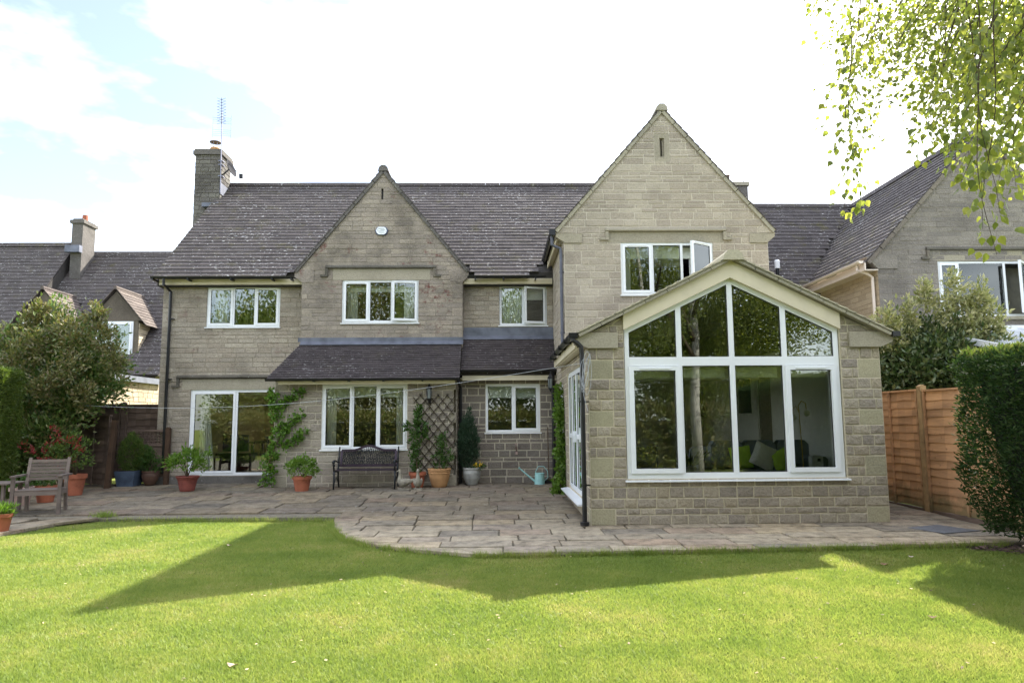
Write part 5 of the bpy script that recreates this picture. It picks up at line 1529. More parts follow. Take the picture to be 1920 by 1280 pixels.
def at(u, v, y):      # point seen in that direction at depth y
    a, b_ = (u - _CX) / _F, (v - _CY) / _F
    rr_ = _Rt * a + _Dn * b_ + _f
    return Vector((0, 0, 1.6)) + rr_ * (y / rr_.y)
qb = random.Random(12)
LP, LD, TW = [], [], MB()
near = []
ENV = [(1535, 25), (1560, 60), (1580, 190), (1600, 270), (1630, 290), (1660, 220), (1700, 190), (1730, 260), (1760, 280), (1790, 340), (1830, 350), (1870, 340), (1900, 350), (1930, 360), (2000, 380)]
def vmax(u): return float(np.interp(u, [e[0] for e in ENV], [e[1] for e in ENV]))
strands = []
for i in range(150):
    u = qb.choice([qb.uniform(1540, 1980), qb.uniform(1640, 1960), qb.uniform(1740, 1980)])
    vm = vmax(u); v = vm * qb.uniform(.25, 1.0)
    strands.append((u, v, qb.uniform(3.4, 6.2), qb.uniform(.7, 1.6)))
strands += [(1580, 400, 4.0, 1.3), (1612, 405, 3.9, 1.35), (1600, 330, 4.3, 1.2), (1722, 292, 3.6, .9), (1862, 478, 3.0, 1.3), (1848, 430, 3.1, 1.2), (1842, 372, 3.2, 1.2), (1868, 400, 3.0, 1.2), (1808, 345, 3.3, 1.2),
            (1795, 300, 3.3, 1.2), (1898, 350, 3.1, 1.2), (1912, 320, 3.1, 1.2), (1885, 250, 3.4, 1.2), (1640, 160, 5, 1.2), (1590, 250, 4.6, 1.2), (1608, 280, 4.5, 1.0), (1575, 240, 4.8, 1.0)]
for si, (u, v, dpt, Ls) in enumerate(strands):
    tip = at(u, v, dpt); lean = qb.uniform(.1, .9); ly = qb.uniform(-.2, .25)
    if v > 380: lean = .08
    pts = []
    ph_ = qb.uniform(0, 6)
    for k in range(9):
        t_ = k / 8
        pts.append(tip + Vector((lean * Ls * t_ ** 1.5 + .02 * math.sin(ph_ + k), ly * Ls * t_, Ls * t_ - .06 * math.sin(t_ * 3))))
    TW.tube(pts, [.0011 + .0028 * k / 8 for k in range(9)], 4, cap=False)
    nl = int(Ls * qb.uniform(60, 85))
    if v > 300: nl = int(nl * .75)
    for j in range(nl):
        t_ = qb.random() ** 1.0 * 8; k = min(int(t_), 7); p = pts[k].lerp(pts[k + 1], t_ - k)
        off = Vector((qb.gauss(0, 1), qb.gauss(0, 1), qb.gauss(0, .6))) * (.085 if v < 290 else .045)
        d = Vector((off.x * 10, off.y * 10, -1.0 + qb.gauss(0, .35)))
        if v > 290 and u > 1700 or v > 380: near.append((p + off, d))
        else: LP.append(p + off); LD.append(d)
TW.build('twig', MT['bark'], bt, kind='stuff')
# ovate birch leaf, six-sided, folded along the midrib
def ovate(P, D, S):
    P = np.array(P, float); D = np.array(D, float); N = len(P)
    D /= np.linalg.norm(D, axis=1, keepdims=True); r = rng.normal(size=(N, 3)); W = np.cross(D, r); W /= np.linalg.norm(W, axis=1, keepdims=True); U = np.cross(W, D)
    S = S[:, None]
    V = np.stack([P, P + D * S * .2 + W * S * .34 + U * S * .1, P + D * S * .45 + W * S * .36 + U * S * .12, P + D * S, P + D * S * .45 - W * S * .36 + U * S * .12, P + D * S * .2 - W * S * .34 + U * S * .1], 1).reshape(-1, 3)
    k = (np.arange(N) * 6)[:, None]
    F = np.concatenate([k + np.array([0, 1, 2]), k + np.array([0, 2, 3]), k + np.array([0, 3, 4]), k + np.array([0, 4, 5])])
    return V, F
V, F = ovate(LP, LD, rng.uniform(.022, .047, len(LP)))
mesh_np('foliage', V, F, MT['l_birch'], bt, 'stuff')
qb.shuffle(near)
V, F = ovate([near[0][0] * 0], [(0, 0, -1)], np.array([.047]))
lme = mesh_np('leaf_base', V, F, MT['l_birch']); lmesh = lme.data; bpy.data.objects.remove(lme)
for p, d in near[:290]:
    q_ = d.to_track_quat('-Z', 'X').to_euler(); s_ = qb.uniform(.75, 1.15)
    o = link_mesh('leaf', lmesh, bt, p - Vector(woff(bt)), (q_.x, q_.y, q_.z), (s_, s_, s_))
    o.rotation_euler.rotate_axis('Z', qb.uniform(0, 6.28))
if len(near) > 290:
    V, F = ovate([q[0] for q in near[290:]], [q[1] for q in near[290:]], rng.uniform(.035, .052, len(near) - 290))
    mesh_np('foliage', V, F, MT['l_birch'], bt, 'stuff')

# ------------------------------------------------------------------ pots
def pot(name, label, x, y, h, r, mat, prof='flower', cat='plant pot', group=None, soil=True, z=None):
    z = gz(y) + .004 if z is None else z
    t = thing(name, label, cat, (x, y, z), group)
    P = {'flower': [(r * .66, 0), (r * .88, h * .8), (r * 1.0, h * .8), (r * 1.02, h), (r * .9, h), (r * .86, h * .88)],
         'bowl': [(r * .6, 0), (r * .66, h * .12), (r * .84, h * .72), (r * .96, h * .86), (r * 1.03, h * .95), (r * 1.0, h), (r * .86, h), (r * .8, h * .9)],
         'barrel': [(r * .6, 0), (r * .68, h * .1), (r * .86, h * .45), (r * .87, h * .47), (r * .93, h * .7), (r * .98, h * .74), (r * .95, h * .8), (r * 1.0, h * .84), (r * .98, h * .9), (r * 1.04, h * .93), (r * 1.02, h), (r * .88, h), (r * .84, h * .9)],
         'urn': [(r * .5, 0), (r * .6, h * .06), (r * .88, h * .4), (r * .97, h * .66), (r * .93, h * .86), (r * 1.0, h * .92), (r * 1.0, h), (r * .86, h), (r * .84, h * .92)]}[prof]
    mb = MB(); mb.lathe(P, (x, y, z), 28); mb.build('pot', MT[mat], t, smooth=False)
    mb = MB(); mb.lathe([(.01, h * .9), (r * .84, h * .9), (r * .5, h * .93), (.01, h * .94)], (x, y, z), 16); mb.build('compost', MT['compost'], t)
    return t, z + h
def potted(t, ztop, x, y, C, Rr, clumps, per, cr, size, mat, aspect=.45, stems=6, name='foliage', **kw):
    P, D = ell_points(C, Rr, clumps, per, cr, **kw)
    P[:, 2] = np.maximum(P[:, 2], ztop - .08)
    foliage(name, P, D, size, MT[mat], t, aspect)
    if stems:
        mb = MB(); q = random.Random(int(abs(x) * 100) + 3)
        for i in range(stems):
            a = q.uniform(0, 6.28); r_ = q.uniform(.2, .85)
            e = (C[0] + Rr[0] * r_ * math.cos(a), C[1] + Rr[1] * r_ * math.sin(a), C[2] + Rr[2] * q.uniform(-.2, .5))
            m_ = ((x + e[0]) / 2, (y + e[1]) / 2, (ztop + e[2]) / 2 + .03)
            mb.tube([(x + q.uniform(-.03, .03), y, ztop - .04), m_, e], [.009, .007, .003], 5)
        mb.build('stem', MT['stem'], t)

G1 = 'planted pots on the patio'
t, zt = pot('potted_shrub', 'rhododendron in a red bowl pot in front of the patio door', -6.87, 16.12, .33, .245, 'terracotta_red', 'bowl', 'potted plant', G1)
potted(t, zt, -6.87, 16.12, (-6.87, 16.12, zt + .27), (.40, .36, .27), 60, 15, .045, .105, 'l_fresh', .38, 9, shell=(.5, 1), bump=.2, zcut=-.5)
t, zt = pot('potted_shrub', 'light green bush in a plain terracotta pot left of the metal bench', -4.28, 15.9, .32, .215, 'terracotta', 'flower', 'potted plant', G1)
potted(t, zt, -4.28, 15.9, (-4.28, 15.9, zt + .16), (.34, .30, .22), 60, 16, .04, .085, 'l_fresh', .4, 6, shell=(.4, 1), zcut=-.5)
t, zt = pot('potted_climber', 'climbing plant in an orange pot behind the stone geese, reaching up the trellis', -1.80, 16.42, .34, .2, 'terracotta', 'flower', 'potted plant', G1)
P, D = [], []
for z, dx, r_ in ((.2, -.02, .12), (.4, -.06, .15), (.6, -.05, .16), (.8, -.1, .15), (1.0, -.06, .17), (1.15, .05, .22), (1.3, -.02, .09), (1.5, 0, .05), (1.1, -.25, .07), (.95, .15, .07)):
    p, d = ell_points((-1.80 + dx, 16.52, zt + z - .1), (r_ * .8, .08, .12), 11, 9, .035, shell=(.1, 1)); P.append(p); D.append(d)
foliage('foliage', np.concatenate(P), np.concatenate(D), .07, MT['l_clem'], t, .6)
mb = MB(); mb.tube([(-1.80, 16.42, zt - .05), (-1.84, 16.52, zt + .5), (-1.84, 16.6, zt + 1.0), (-1.8, 16.62, zt + 1.5)], [.008, .007, .005, .003], 5); mb.tube([(-1.8, 16.42, zt), (-1.9, 16.55, zt + .6), (-2.05, 16.6, zt + 1.0)], .005, 5); mb.build('stem', MT['stem'], t)
t, zt = pot('potted_climber', 'young climber in a wide buff terracotta pot at the foot of the trellis', -1.30, 16.42, .42, .26, 'terracotta_buff', 'barrel', 'potted plant', G1)
P, D = [], []
for z, dx, r_ in ((.02, 0, .2), (.15, .05, .16), (.3, -.02, .18), (.45, .02, .12), (.6, .0, .1), (.75, .08, .07), (.25, .2, .1)):
    p, d = ell_points((-1.30 + dx, 16.5, zt + z), (r_, .1, .1), 9, 8, .035, shell=(.1, 1)); P.append(p); D.append(d)
foliage('foliage', np.concatenate(P), np.concatenate(D), .065, MT['l_clem'], t, .6)
mb = MB(); mb.tube([(-1.30, 16.42, zt - .05), (-1.28, 16.5, zt + .4), (-1.24, 16.6, zt + .85)], [.007, .006, .003], 5); mb.build('stem', MT['stem'], t)
t, zt = pot('potted_conifer', 'tall dark conifer with yellow flowers in a round grey glazed pot by the kitchen wall', -.57, 16.78, .40, .22, 'grey_pot', 'urn', 'potted plant', G1)
P, D = ell_points((-.66, 16.85, zt + .6), (.26, .24, .72), 420, 14, .035, shell=(.3, 1), bump=.1, up=1.6)
P[:, 0] = -.64 + (P[:, 0] + .64) * np.clip(1.15 - (P[:, 2] - zt - .3) * .55, .3, 1)
foliage('foliage', P, D, .06, MT['l_conifer'], t, .25)
P, D = ell_points((-.42, 16.68, zt + .07), (.12, .08, .05), 12, 3, .02, shell=(.3, 1)); foliage('flower', P, D, .032, MT['petal_yellow'], t, .9)
P, D = ell_points((-.42, 16.7, zt + .02), (.15, .1, .05), 20, 6, .02, shell=(.3, 1)); foliage('foliage', P, D, .05, MT['l_clem'], t, .5)
# planter group by the left fence
x, y = -8.73, 17.25; z = gz(y)
t = thing('potted_conifer', 'cone shaped golden conifer in a square slate blue planter by the brown fence', 'potted plant', (x, y, z), G1)
mb = MB(); mb.hexa([(x - .19, y - .19, z), (x + .19, y - .19, z), (x + .19, y + .19, z), (x - .19, y + .19, z), (x - .24, y - .24, z + .36), (x + .24, y - .24, z + .36), (x + .24, y + .24, z + .36), (x - .24, y + .24, z + .36)]); mb.build('pot', MT['slate_pot'], t)
mb = MB(); mb.box(x - .2, x + .2, y - .2, y + .2, z + .361, z + .37); mb.build('compost', MT['compost'], t)
P, D = ell_points((x + .03, y, z + .75), (.29, .27, .5), 520, 12, .025, shell=(.6, 1), bump=.06, up=1.2)
P[:, 0] = x + .03 + (P[:, 0] - x - .03) * np.clip(1.25 - (P[:, 2] - z - .6) * .9, .2, 1); foliage('foliage', P, D, .05, MT['l_gold'], t, .25)
t, zt = pot('potted_shrub', 'small dark bush in a rounded brown pot beside the blue planter', -8.28, 17.35, .34, .2, 'brown_pot', 'urn', 'potted plant', G1)
potted(t, zt, -8.28, 17.35, (-8.3, 17.35, zt + .2), (.27, .24, .26), 90, 14, .03, .055, 'l_clem', .4, 4, shell=(.4, 1))
P, D = ell_points((-8.38, 17.35, zt + .5), (.1, .1, .13), 24, 10, .02, shell=(.3, 1)); foliage('foliage', P, D, .05, MT['l_clem'], t, .4)
t, zt = pot('potted_shrub', 'pieris with red new shoots in a tall terracotta pot right of the wooden chair', -9.02, 15.55, .44, .235, 'terracotta', 'flower', 'potted plant', G1)
potted(t, zt, -9.02, 15.55, (-9.1, 15.5, zt + .35), (.5, .42, .42), 85, 15, .045, .08, 'l_gold', .35, 8, shell=(.4, 1), bump=.2, zcut=-.6)
P, D = [], []
for (dx, dz, r_) in ((-.35, .65, .05), (-.2, .8, .05), (.02, .72, .08), (.2, .7, .07), (.3, .55, .06), (-.45, .5, .06), (-.28, .3, .09), (-.2, .12, .08), (.12, .3, .07), (-.05, .15, .07), (-.5, .3, .06), (-.9, .55, .1), (-.7, .5, .07), (-.32, .95, .07)):
    p, d = ell_points((-9.05 + dx, 15.25, zt + dz), (r_, r_, r_), 4, 6, .03, shell=(.1, 1)); P.append(p); D.append(d)
foliage('foliage', np.concatenate(P), np.concatenate(D), .085, MT['l_red'], t, .3, label='red young shoots')
t, zt = pot('potted_plant', 'pale weathered clay pot half hidden under the seat of the wooden chair', -9.15, 14.05, .34, .21, 'terracotta_pale', 'flower', 'potted plant', G1)
potted(t, zt, -9.15, 14.05, (-9.2, 14.1, zt + .1), (.22, .2, .16), 30, 12, .03, .06, 'l_clem', .4, 0, shell=(.3, 1))
t, zt = pot('potted_plant', 'terracotta pot with greenery behind the right legs of the wooden chair', -8.93, 14.45, .32, .21, 'terracotta', 'flower', 'potted plant', G1)
potted(t, zt, -8.93, 14.45, (-8.93, 14.45, zt + .14), (.24, .2, .2), 40, 12, .03, .06, 'l_clem', .4, 0, shell=(.3, 1))
t, zt = pot('potted_plant', 'bright green plant in a small orange pot on the sunlit paving at the left edge', -7.53, 11.15, .26, .155, 'terracotta', 'flower', 'potted plant', G1)
potted(t, zt, -7.53, 11.15, (-7.53, 11.15, zt + .03), (.17, .16, .1), 40, 10, .03, .075, 'l_fresh', .3, 0, shell=(.2, 1), up=.8)

# climbers on the walls
def climber(name, label, pts, r, mat, size, base, yoff=.05, n_=10, per=11, axis='x'):
    t = thing(name, label, 'climbing plant', base)
    P, D, mb = [], [], MB()
    mb.tube(pts[0][1], .011, 5)
    for (rad, path) in pts:
        for a, b_ in zip(path, path[1:]):
            a, b_ = Vector(a), Vector(b_); L = (b_ - a).length
            for i in range(max(1, int(L / .1))):
                c = a.lerp(b_, (i + .5) / max(1, int(L / .1)))
                R3 = (rad, .06, rad * .9) if axis == 'x' else (.08, rad, rad * .9)
                p, d = ell_points(tuple(c), R3, n_, per, .03, shell=(.1, 1)); P.append(p); D.append(d)
        mb.tube(path, .006, 4)
    mb.build('stem', MT['stem'], t)
    foliage('foliage', np.concatenate(P), np.concatenate(D), size, MT[mat], t, .75)
    return t
yv = YL - .1
climber('climbing_vine', 'bright green vine climbing the corner of the wall left of the three-light ground floor window',
        [(.17, [(-5.3, yv - .1, .22), (-5.28, yv, .6), (-5.12, yv, 1.05), (-4.98, yv, 1.4), (-5.12, yv, 1.75)]),
         (.12, [(-5.12, yv, 1.75), (-5.25, yv, 2.05), (-5.2, yv, 2.35)]), (.07, [(-5.1, yv, 1.9), (-4.85, yv, 2.15), (-4.6, yv, 2.3), (-4.42, yv, 2.28)]),
         (.1, [(-5.0, yv, 1.45), (-4.75, yv, 1.68), (-4.5, yv, 1.8)]), (.13, [(-5.0, yv, 1.1), (-4.75, yv, 1.15), (-4.5, yv, 1.35), (-4.35, yv, 1.3)]), (.13, [(-5.25, yv - .05, .5), (-5.1, yv - .05, .35)])],
        .1, 'l_vine', .08, (-5.3, yv, .13), n_=6, per=6)
climber('climbing_vine', 'narrow green vine beside the sunroom french doors',
        [(.14, [(1.33, 14.9, .1), (1.36, 14.9, .5), (1.37, 14.95, 1.0), (1.37, 15.0, 1.5), (1.37, 15.1, 2.0), (1.37, 15.2, 2.3)]), (.16, [(1.3, 14.9, .15), (1.3, 15.2, .3)]), (.17, [(1.33, 14.9, .85), (1.33, 15.0, 1.1)]), (.18, [(1.33, 15, 1.6), (1.33, 15.05, 1.8)])],
        .1, 'l_fresh', .07, (1.36, 14.9, .1), n_=9, per=9, axis='y')

# ------------------------------------------------------------------ fences
def lap_panel(mb_parent, p, q, z0, z1, mat, n_, face, rail=True, batt=3, wob=.012):
    """waney lap boards as parts, battens and top rail joined; p,q (x,y)"""
    p, q = Vector((*p, 0)), Vector((*q, 0)); d = (q - p); L = d.length; d.normalize(); nrm = Vector((face[0], face[1], 0))
    h = (z1 - z0) / n_; q_ = random.Random(int(p.x * 50 + p.y * 31))
    off = Vector(woff(mb_parent))
    for i in range(n_):
        mb = MB(); k = 8; za = z0 + i * h; zb = za + h * 1.12
        lowz = [za + q_.uniform(-wob, wob) for _ in range(k + 1)]
        for j in range(k):
            a, b_ = p + d * (L * j / k), p + d * (L * (j + 1) / k)
            o0, o1 = nrm * (.03), nrm * (.012)
            P = [a + o0 + Vector((0, 0, lowz[j])), b_ + o0 + Vector((0, 0, lowz[j + 1])), b_ + o0 * .5 + Vector((0, 0, lowz[j + 1])), a + o0 * .5 + Vector((0, 0, lowz[j])),
                 a + o1 + Vector((0, 0, zb)), b_ + o1 + Vector((0, 0, zb)), b_ + Vector((0, 0, zb)), a + Vector((0, 0, zb))]
            mb.hexa(P)
        mb.build('board', MT[mat], mb_parent)
    for i in range(batt):
        c = p + d * (L * (.02 + .96 * i / (batt - 1))) + nrm * .045
        mb = MB(); mb.beam(c + Vector((0, 0, z0 - .02)), c + Vector((0, 0, z1 + .01)), .045, .03, up=tuple(nrm)); mb.build('batten', MT[mat], mb_parent)
    if rail:
        mb = MB(); mb.beam(p + nrm * .02 + Vector((0, 0, z1 + .03)), q + nrm * .02 + Vector((0, 0, z1 + .03)), .07, .03); mb.build('capping_rail', MT[mat], mb_parent)
def post(parent, x, y, z0, z1, mat, s_=.1):
    mb = MB(); mb.box(x - s_ / 2, x + s_ / 2, y - s_ / 2, y + s_ / 2, z0, z1); mb.prism([(x - s_ / 2, z1), (x + s_ / 2, z1), (x, z1 + .03)], 'y', y - s_ / 2, y + s_ / 2)
    mb.build('post', MT[mat], parent)

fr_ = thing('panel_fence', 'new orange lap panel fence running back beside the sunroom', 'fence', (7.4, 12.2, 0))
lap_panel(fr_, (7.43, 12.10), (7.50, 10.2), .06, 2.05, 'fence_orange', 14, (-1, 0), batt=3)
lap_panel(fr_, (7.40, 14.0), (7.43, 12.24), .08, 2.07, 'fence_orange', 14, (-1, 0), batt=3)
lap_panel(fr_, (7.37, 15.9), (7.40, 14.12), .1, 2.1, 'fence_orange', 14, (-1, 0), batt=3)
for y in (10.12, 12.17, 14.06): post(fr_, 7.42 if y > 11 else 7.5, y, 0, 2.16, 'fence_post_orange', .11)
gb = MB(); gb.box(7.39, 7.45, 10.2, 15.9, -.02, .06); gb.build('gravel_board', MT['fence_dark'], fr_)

fl = thing('panel_fence', 'weathered dark brown lap fence between the big shrub and the house corner', 'fence', (-9.4, 18.3, .1))
lap_panel(fl, (-11.2, 18.35), (-9.55, 18.35), .25, 2.08, 'fence_dark', 11, (0, -1), batt=3)
lap_panel(fl, (-9.43, 18.35), (-8.45, 18.35), .2, 2.06, 'fence_dark', 11, (0, -1), batt=2)
post(fl, -9.49, 18.33, .1, 2.14, 'fence_dark', .1)
fs = thing('panel_fence', 'brown lap fence panel coming forward behind the pieris pot, ending at a leaning post', 'fence', (-9.6, 17.3, .1))
lap_panel(fs, (-10.7, 18.0), (-9.05, 16.95), .2, 1.78, 'fence_dark', 12, (-.5, -.85), batt=4)
mb = MB(); mb.beam((-8.98, 16.78, .13), (-8.92, 16.85, 1.7), .11, .11); mb.build('post', MT['fence_post_dark'], fs, label='reddish brown leaning post')
lg = thing('low_gate', 'low brown wooden gate with open trellis top behind the blue planter', 'gate', (-8.45, 17.6, .1))
for i in range(5):
    mb = MB(); mb.box(-8.85, -8.05, 17.6, 17.62, .2 + i * .18, .375 + i * .18); mb.build('board', MT['fence_dark'], lg)
mb = MB()
for i in range(5): mb.box(-8.85, -8.05, 17.59, 17.61, 1.12 + i * .065, 1.145 + i * .065)
for i in range(9): mb.box(-8.85 + i * .1, -8.83 + i * .1, 17.611, 17.63, 1.08, 1.42)
mb.build('trellis_top', MT['fence_dark'], lg, kind='stuff')
mb = MB(); mb.box(-8.9, -8.0, 17.56, 17.64, 1.42, 1.47); mb.box(-8.9, -8.0, 17.56, 17.64, 1.07, 1.11); mb.build('rail', MT['fence_dark'], lg)
post(lg, -7.98, 17.52, .1, 1.5, 'fence_post_dark', .1)

# ------------------------------------------------------------------ wooden chair
def rot2(cx, cy, a):
    c, s_ = math.cos(a), math.sin(a)
    return lambda x, y, z: (cx + x * c - y * s_, cy + x * s_ + y * c, z)
def rbox(mb, T, x0, x1, y0, y1, z0, z1):
    mb.hexa([T(x0, y0, z0), T(x1, y0, z0), T(x1, y1, z0), T(x0, y1, z0), T(x0, y0, z1), T(x1, y0, z1), T(x1, y1, z1), T(x0, y1, z1)])
def wooden_chair(label, cx, cy, ang, w=.46):
    z = gz(cy); t = thing('wooden_armchair', label, 'garden chair', (cx, cy, z)); T0 = rot2(cx, cy, ang); T = lambda x, y, zz: T0(x, y, z + zz)
    def B(name, *b):
        mb = MB()
        for q in b: rbox(mb, T, *q)
        return mb.build(name, MT['teak'], t)
    for sx in (-1, 1):
        B('leg', (sx * w - .028, sx * w + .028, -.31, -.255, 0, .64)); 
        mb = MB()
        mb.hexa([T(sx * w * .86 - .025, .26, 0), T(sx * w * .86 + .025, .26, 0), T(sx * w * .86 + .025, .32, 0), T(sx * w * .86 - .025, .32, 0),
                 T(sx * w * .86 - .025, .20, .5), T(sx * w * .86 + .025, .20, .5), T(sx * w * .86 + .025, .25, .5), T(sx * w * .86 - .025, .25, .5)])
        mb.hexa([T(sx * w * .86 - .025, .20, .5), T(sx * w * .86 + .025, .20, .5), T(sx * w * .86 + .025, .25, .5), T(sx * w * .86 - .025, .25, .5),
                 T(sx * w * .86 - .025, .33, .96), T(sx * w * .86 + .025, .33, .96), T(sx * w * .86 + .025, .37, .96), T(sx * w * .86 - .025, .37, .96)])
        mb.build('leg', MT['teak'], t)
        B('armrest', (sx * w - .04, sx * w + .04, -.34, .26, .645, .675))
        B('side_rail', (sx * (w - .035) - .012, sx * (w - .035) + .012, -.255, .22, .33, .40))
    for i in range(7):
        y0_ = -.3 + i * .075; B('seat_slat', (-w * .9, w * .9, y0_, y0_ + .064, .405, .425))
    B('front_rail', (-w + .03, w - .03, -.3, -.275, .33, .40))
    for i in range(6):
        zz = .56 + i * .062; yb = .215 + (zz - .5) * .27; B('back_slat', (-w * .86 + .026, w * .86 - .026, yb, yb + .018, zz, zz + .054))
    return t
wooden_chair('weathered grey teak armchair with slatted back facing the lawn on the left paving', -8.12, 13.02, R(15), .36)
# low wooden side table beside it, cut by the frame
tt = thing('wooden_table', 'weathered grey wooden table whose corner shows at the left edge beside the chair', 'garden table', (-9.4, 13.2, gz(13.2)))
z = gz(13.2)
for i in range(5):
    mb = MB(); mb.box(-9.95, -8.62, 12.85 + i * .13, 12.97 + i * .13, z + .50, z + .525); mb.build('table_slat', MT['teak'], tt)
for (a, b_) in ((-9.9, 12.9), (-8.75, 12.95), (-9.9, 13.4), (-8.75, 13.4)):
    mb = MB(); mb.box(a - .025, a + .025, b_ - .025, b_ + .025, z, z + .5); mb.build('leg', MT['teak'], tt)

# ------------------------------------------------------------------ cast iron bench
bx0, bx1, by = -3.63, -2.27, 16.42; z = gz(16.3)
bn = thing('metal_bench', 'bronze coloured cast metal bench with arched openwork back under the window', 'bench', ((bx0 + bx1) / 2, by, z))
for i in range(6):
    mb = MB(); mb.box(bx0 + .02, bx1 - .02, by - .28 + i * .068, by - .225 + i * .068, z + .405, z + .425); mb.build('seat_slat', MT['bronze'], bn)
for x in (bx0, bx1):
    mb = MB()
    mb.tube([(x, by - .34, z), (x, by - .3, z + .2), (x, by - .3, z + .40)], [.018, .02, .022], 8)
    mb.tube([(x, by + .22, z), (x, by + .12, z + .22), (x, by + .12, z + .42), (x, by + .24, z + .92)], [.018, .02, .022, .016], 8)
    mb.tube([(x, by - .3, z + .39), (x, by + .12, z + .37)], .018, 8)
    mb.tube([(x, by - .3, z + .1), (x, by - .1, z + .26), (x, by + .12, z + .12)], .009, 6)
    mb.tube([(x, by - .3, z + .4), (x, by - .36, z + .5), (x, by - .38, z + .58), (x, by - .32, z + .63), (x, by - .15, z + .62), (x, by + .1, z + .57), (x, by + .17, z + .66)], .019, 8)
    mb.ball((x, by - .37, z + .60), .035, .04, .04)
    mb.tube([(x, by - .3 + .05 * math.cos(t_), z + .5 + .05 * math.sin(t_)) for t_ in np.linspace(0, 5.5, 10)], .009, 5)
    mb.build('side_frame', MT['iron'], bn, smooth=True)
def backpt(x, zz): return (x, by + .13 + (zz - .42) * .24, z + zz)
def arch(x): 
    u = abs(x - (bx0 + bx1) / 2) / ((bx1 - bx0) / 2)
    return .84 + (.10 * (math.cos(min(1, u / .55) * math.pi) * .5 + .5))
xsb = np.linspace(bx0 + .05, bx1 - .05, 25)
mb = MB()
for a, b_ in zip(xsb, xsb[1:]): mb.beam(backpt(a, arch(a)), backpt(b_ + .002, arch(b_)), .03, .055)
mb.build('back_top_rail', MT['bronze'], bn)
mb = MB(); mb.beam(backpt(bx0 + .02, .50), backpt(bx1 - .02, .50), .03, .055); mb.build('back_bottom_rail', MT['bronze'], bn)
for x in (bx0 + .055, bx1 - .055):
    mb = MB(); mb.beam(backpt(x, .50), backpt(x, .83), .05, .03); mb.build('back_stile', MT['bronze'], bn)
mb = MB(); qf = random.Random(8)
for x in np.arange(bx0 + .13, bx1 - .1, .075):
    zz = .55
    while zz < arch(x) - .05:
        c = backpt(x + qf.uniform(-.012, .012), zz); r_ = qf.uniform(.022, .034)
        mb.tube([(c[0] + r_ * math.cos(t_), c[1] + .3 * r_ * math.sin(t_), c[2] + r_ * math.sin(t_)) for t_ in np.linspace(qf.uniform(0, 3), 6.5, 8)], .0065, 4, cap=False)
        if qf.random() < .3: mb.ball(c, .016, .01, .016, 6, 4)
        zz += .058
for x in np.arange(bx0 + .07, bx1 - .1, .042): mb.beam(backpt(x, .52), backpt(x + .05, arch(x) - .02), .008, .008)
mb.build('openwork_panel', MT['iron'], bn, kind='stuff')

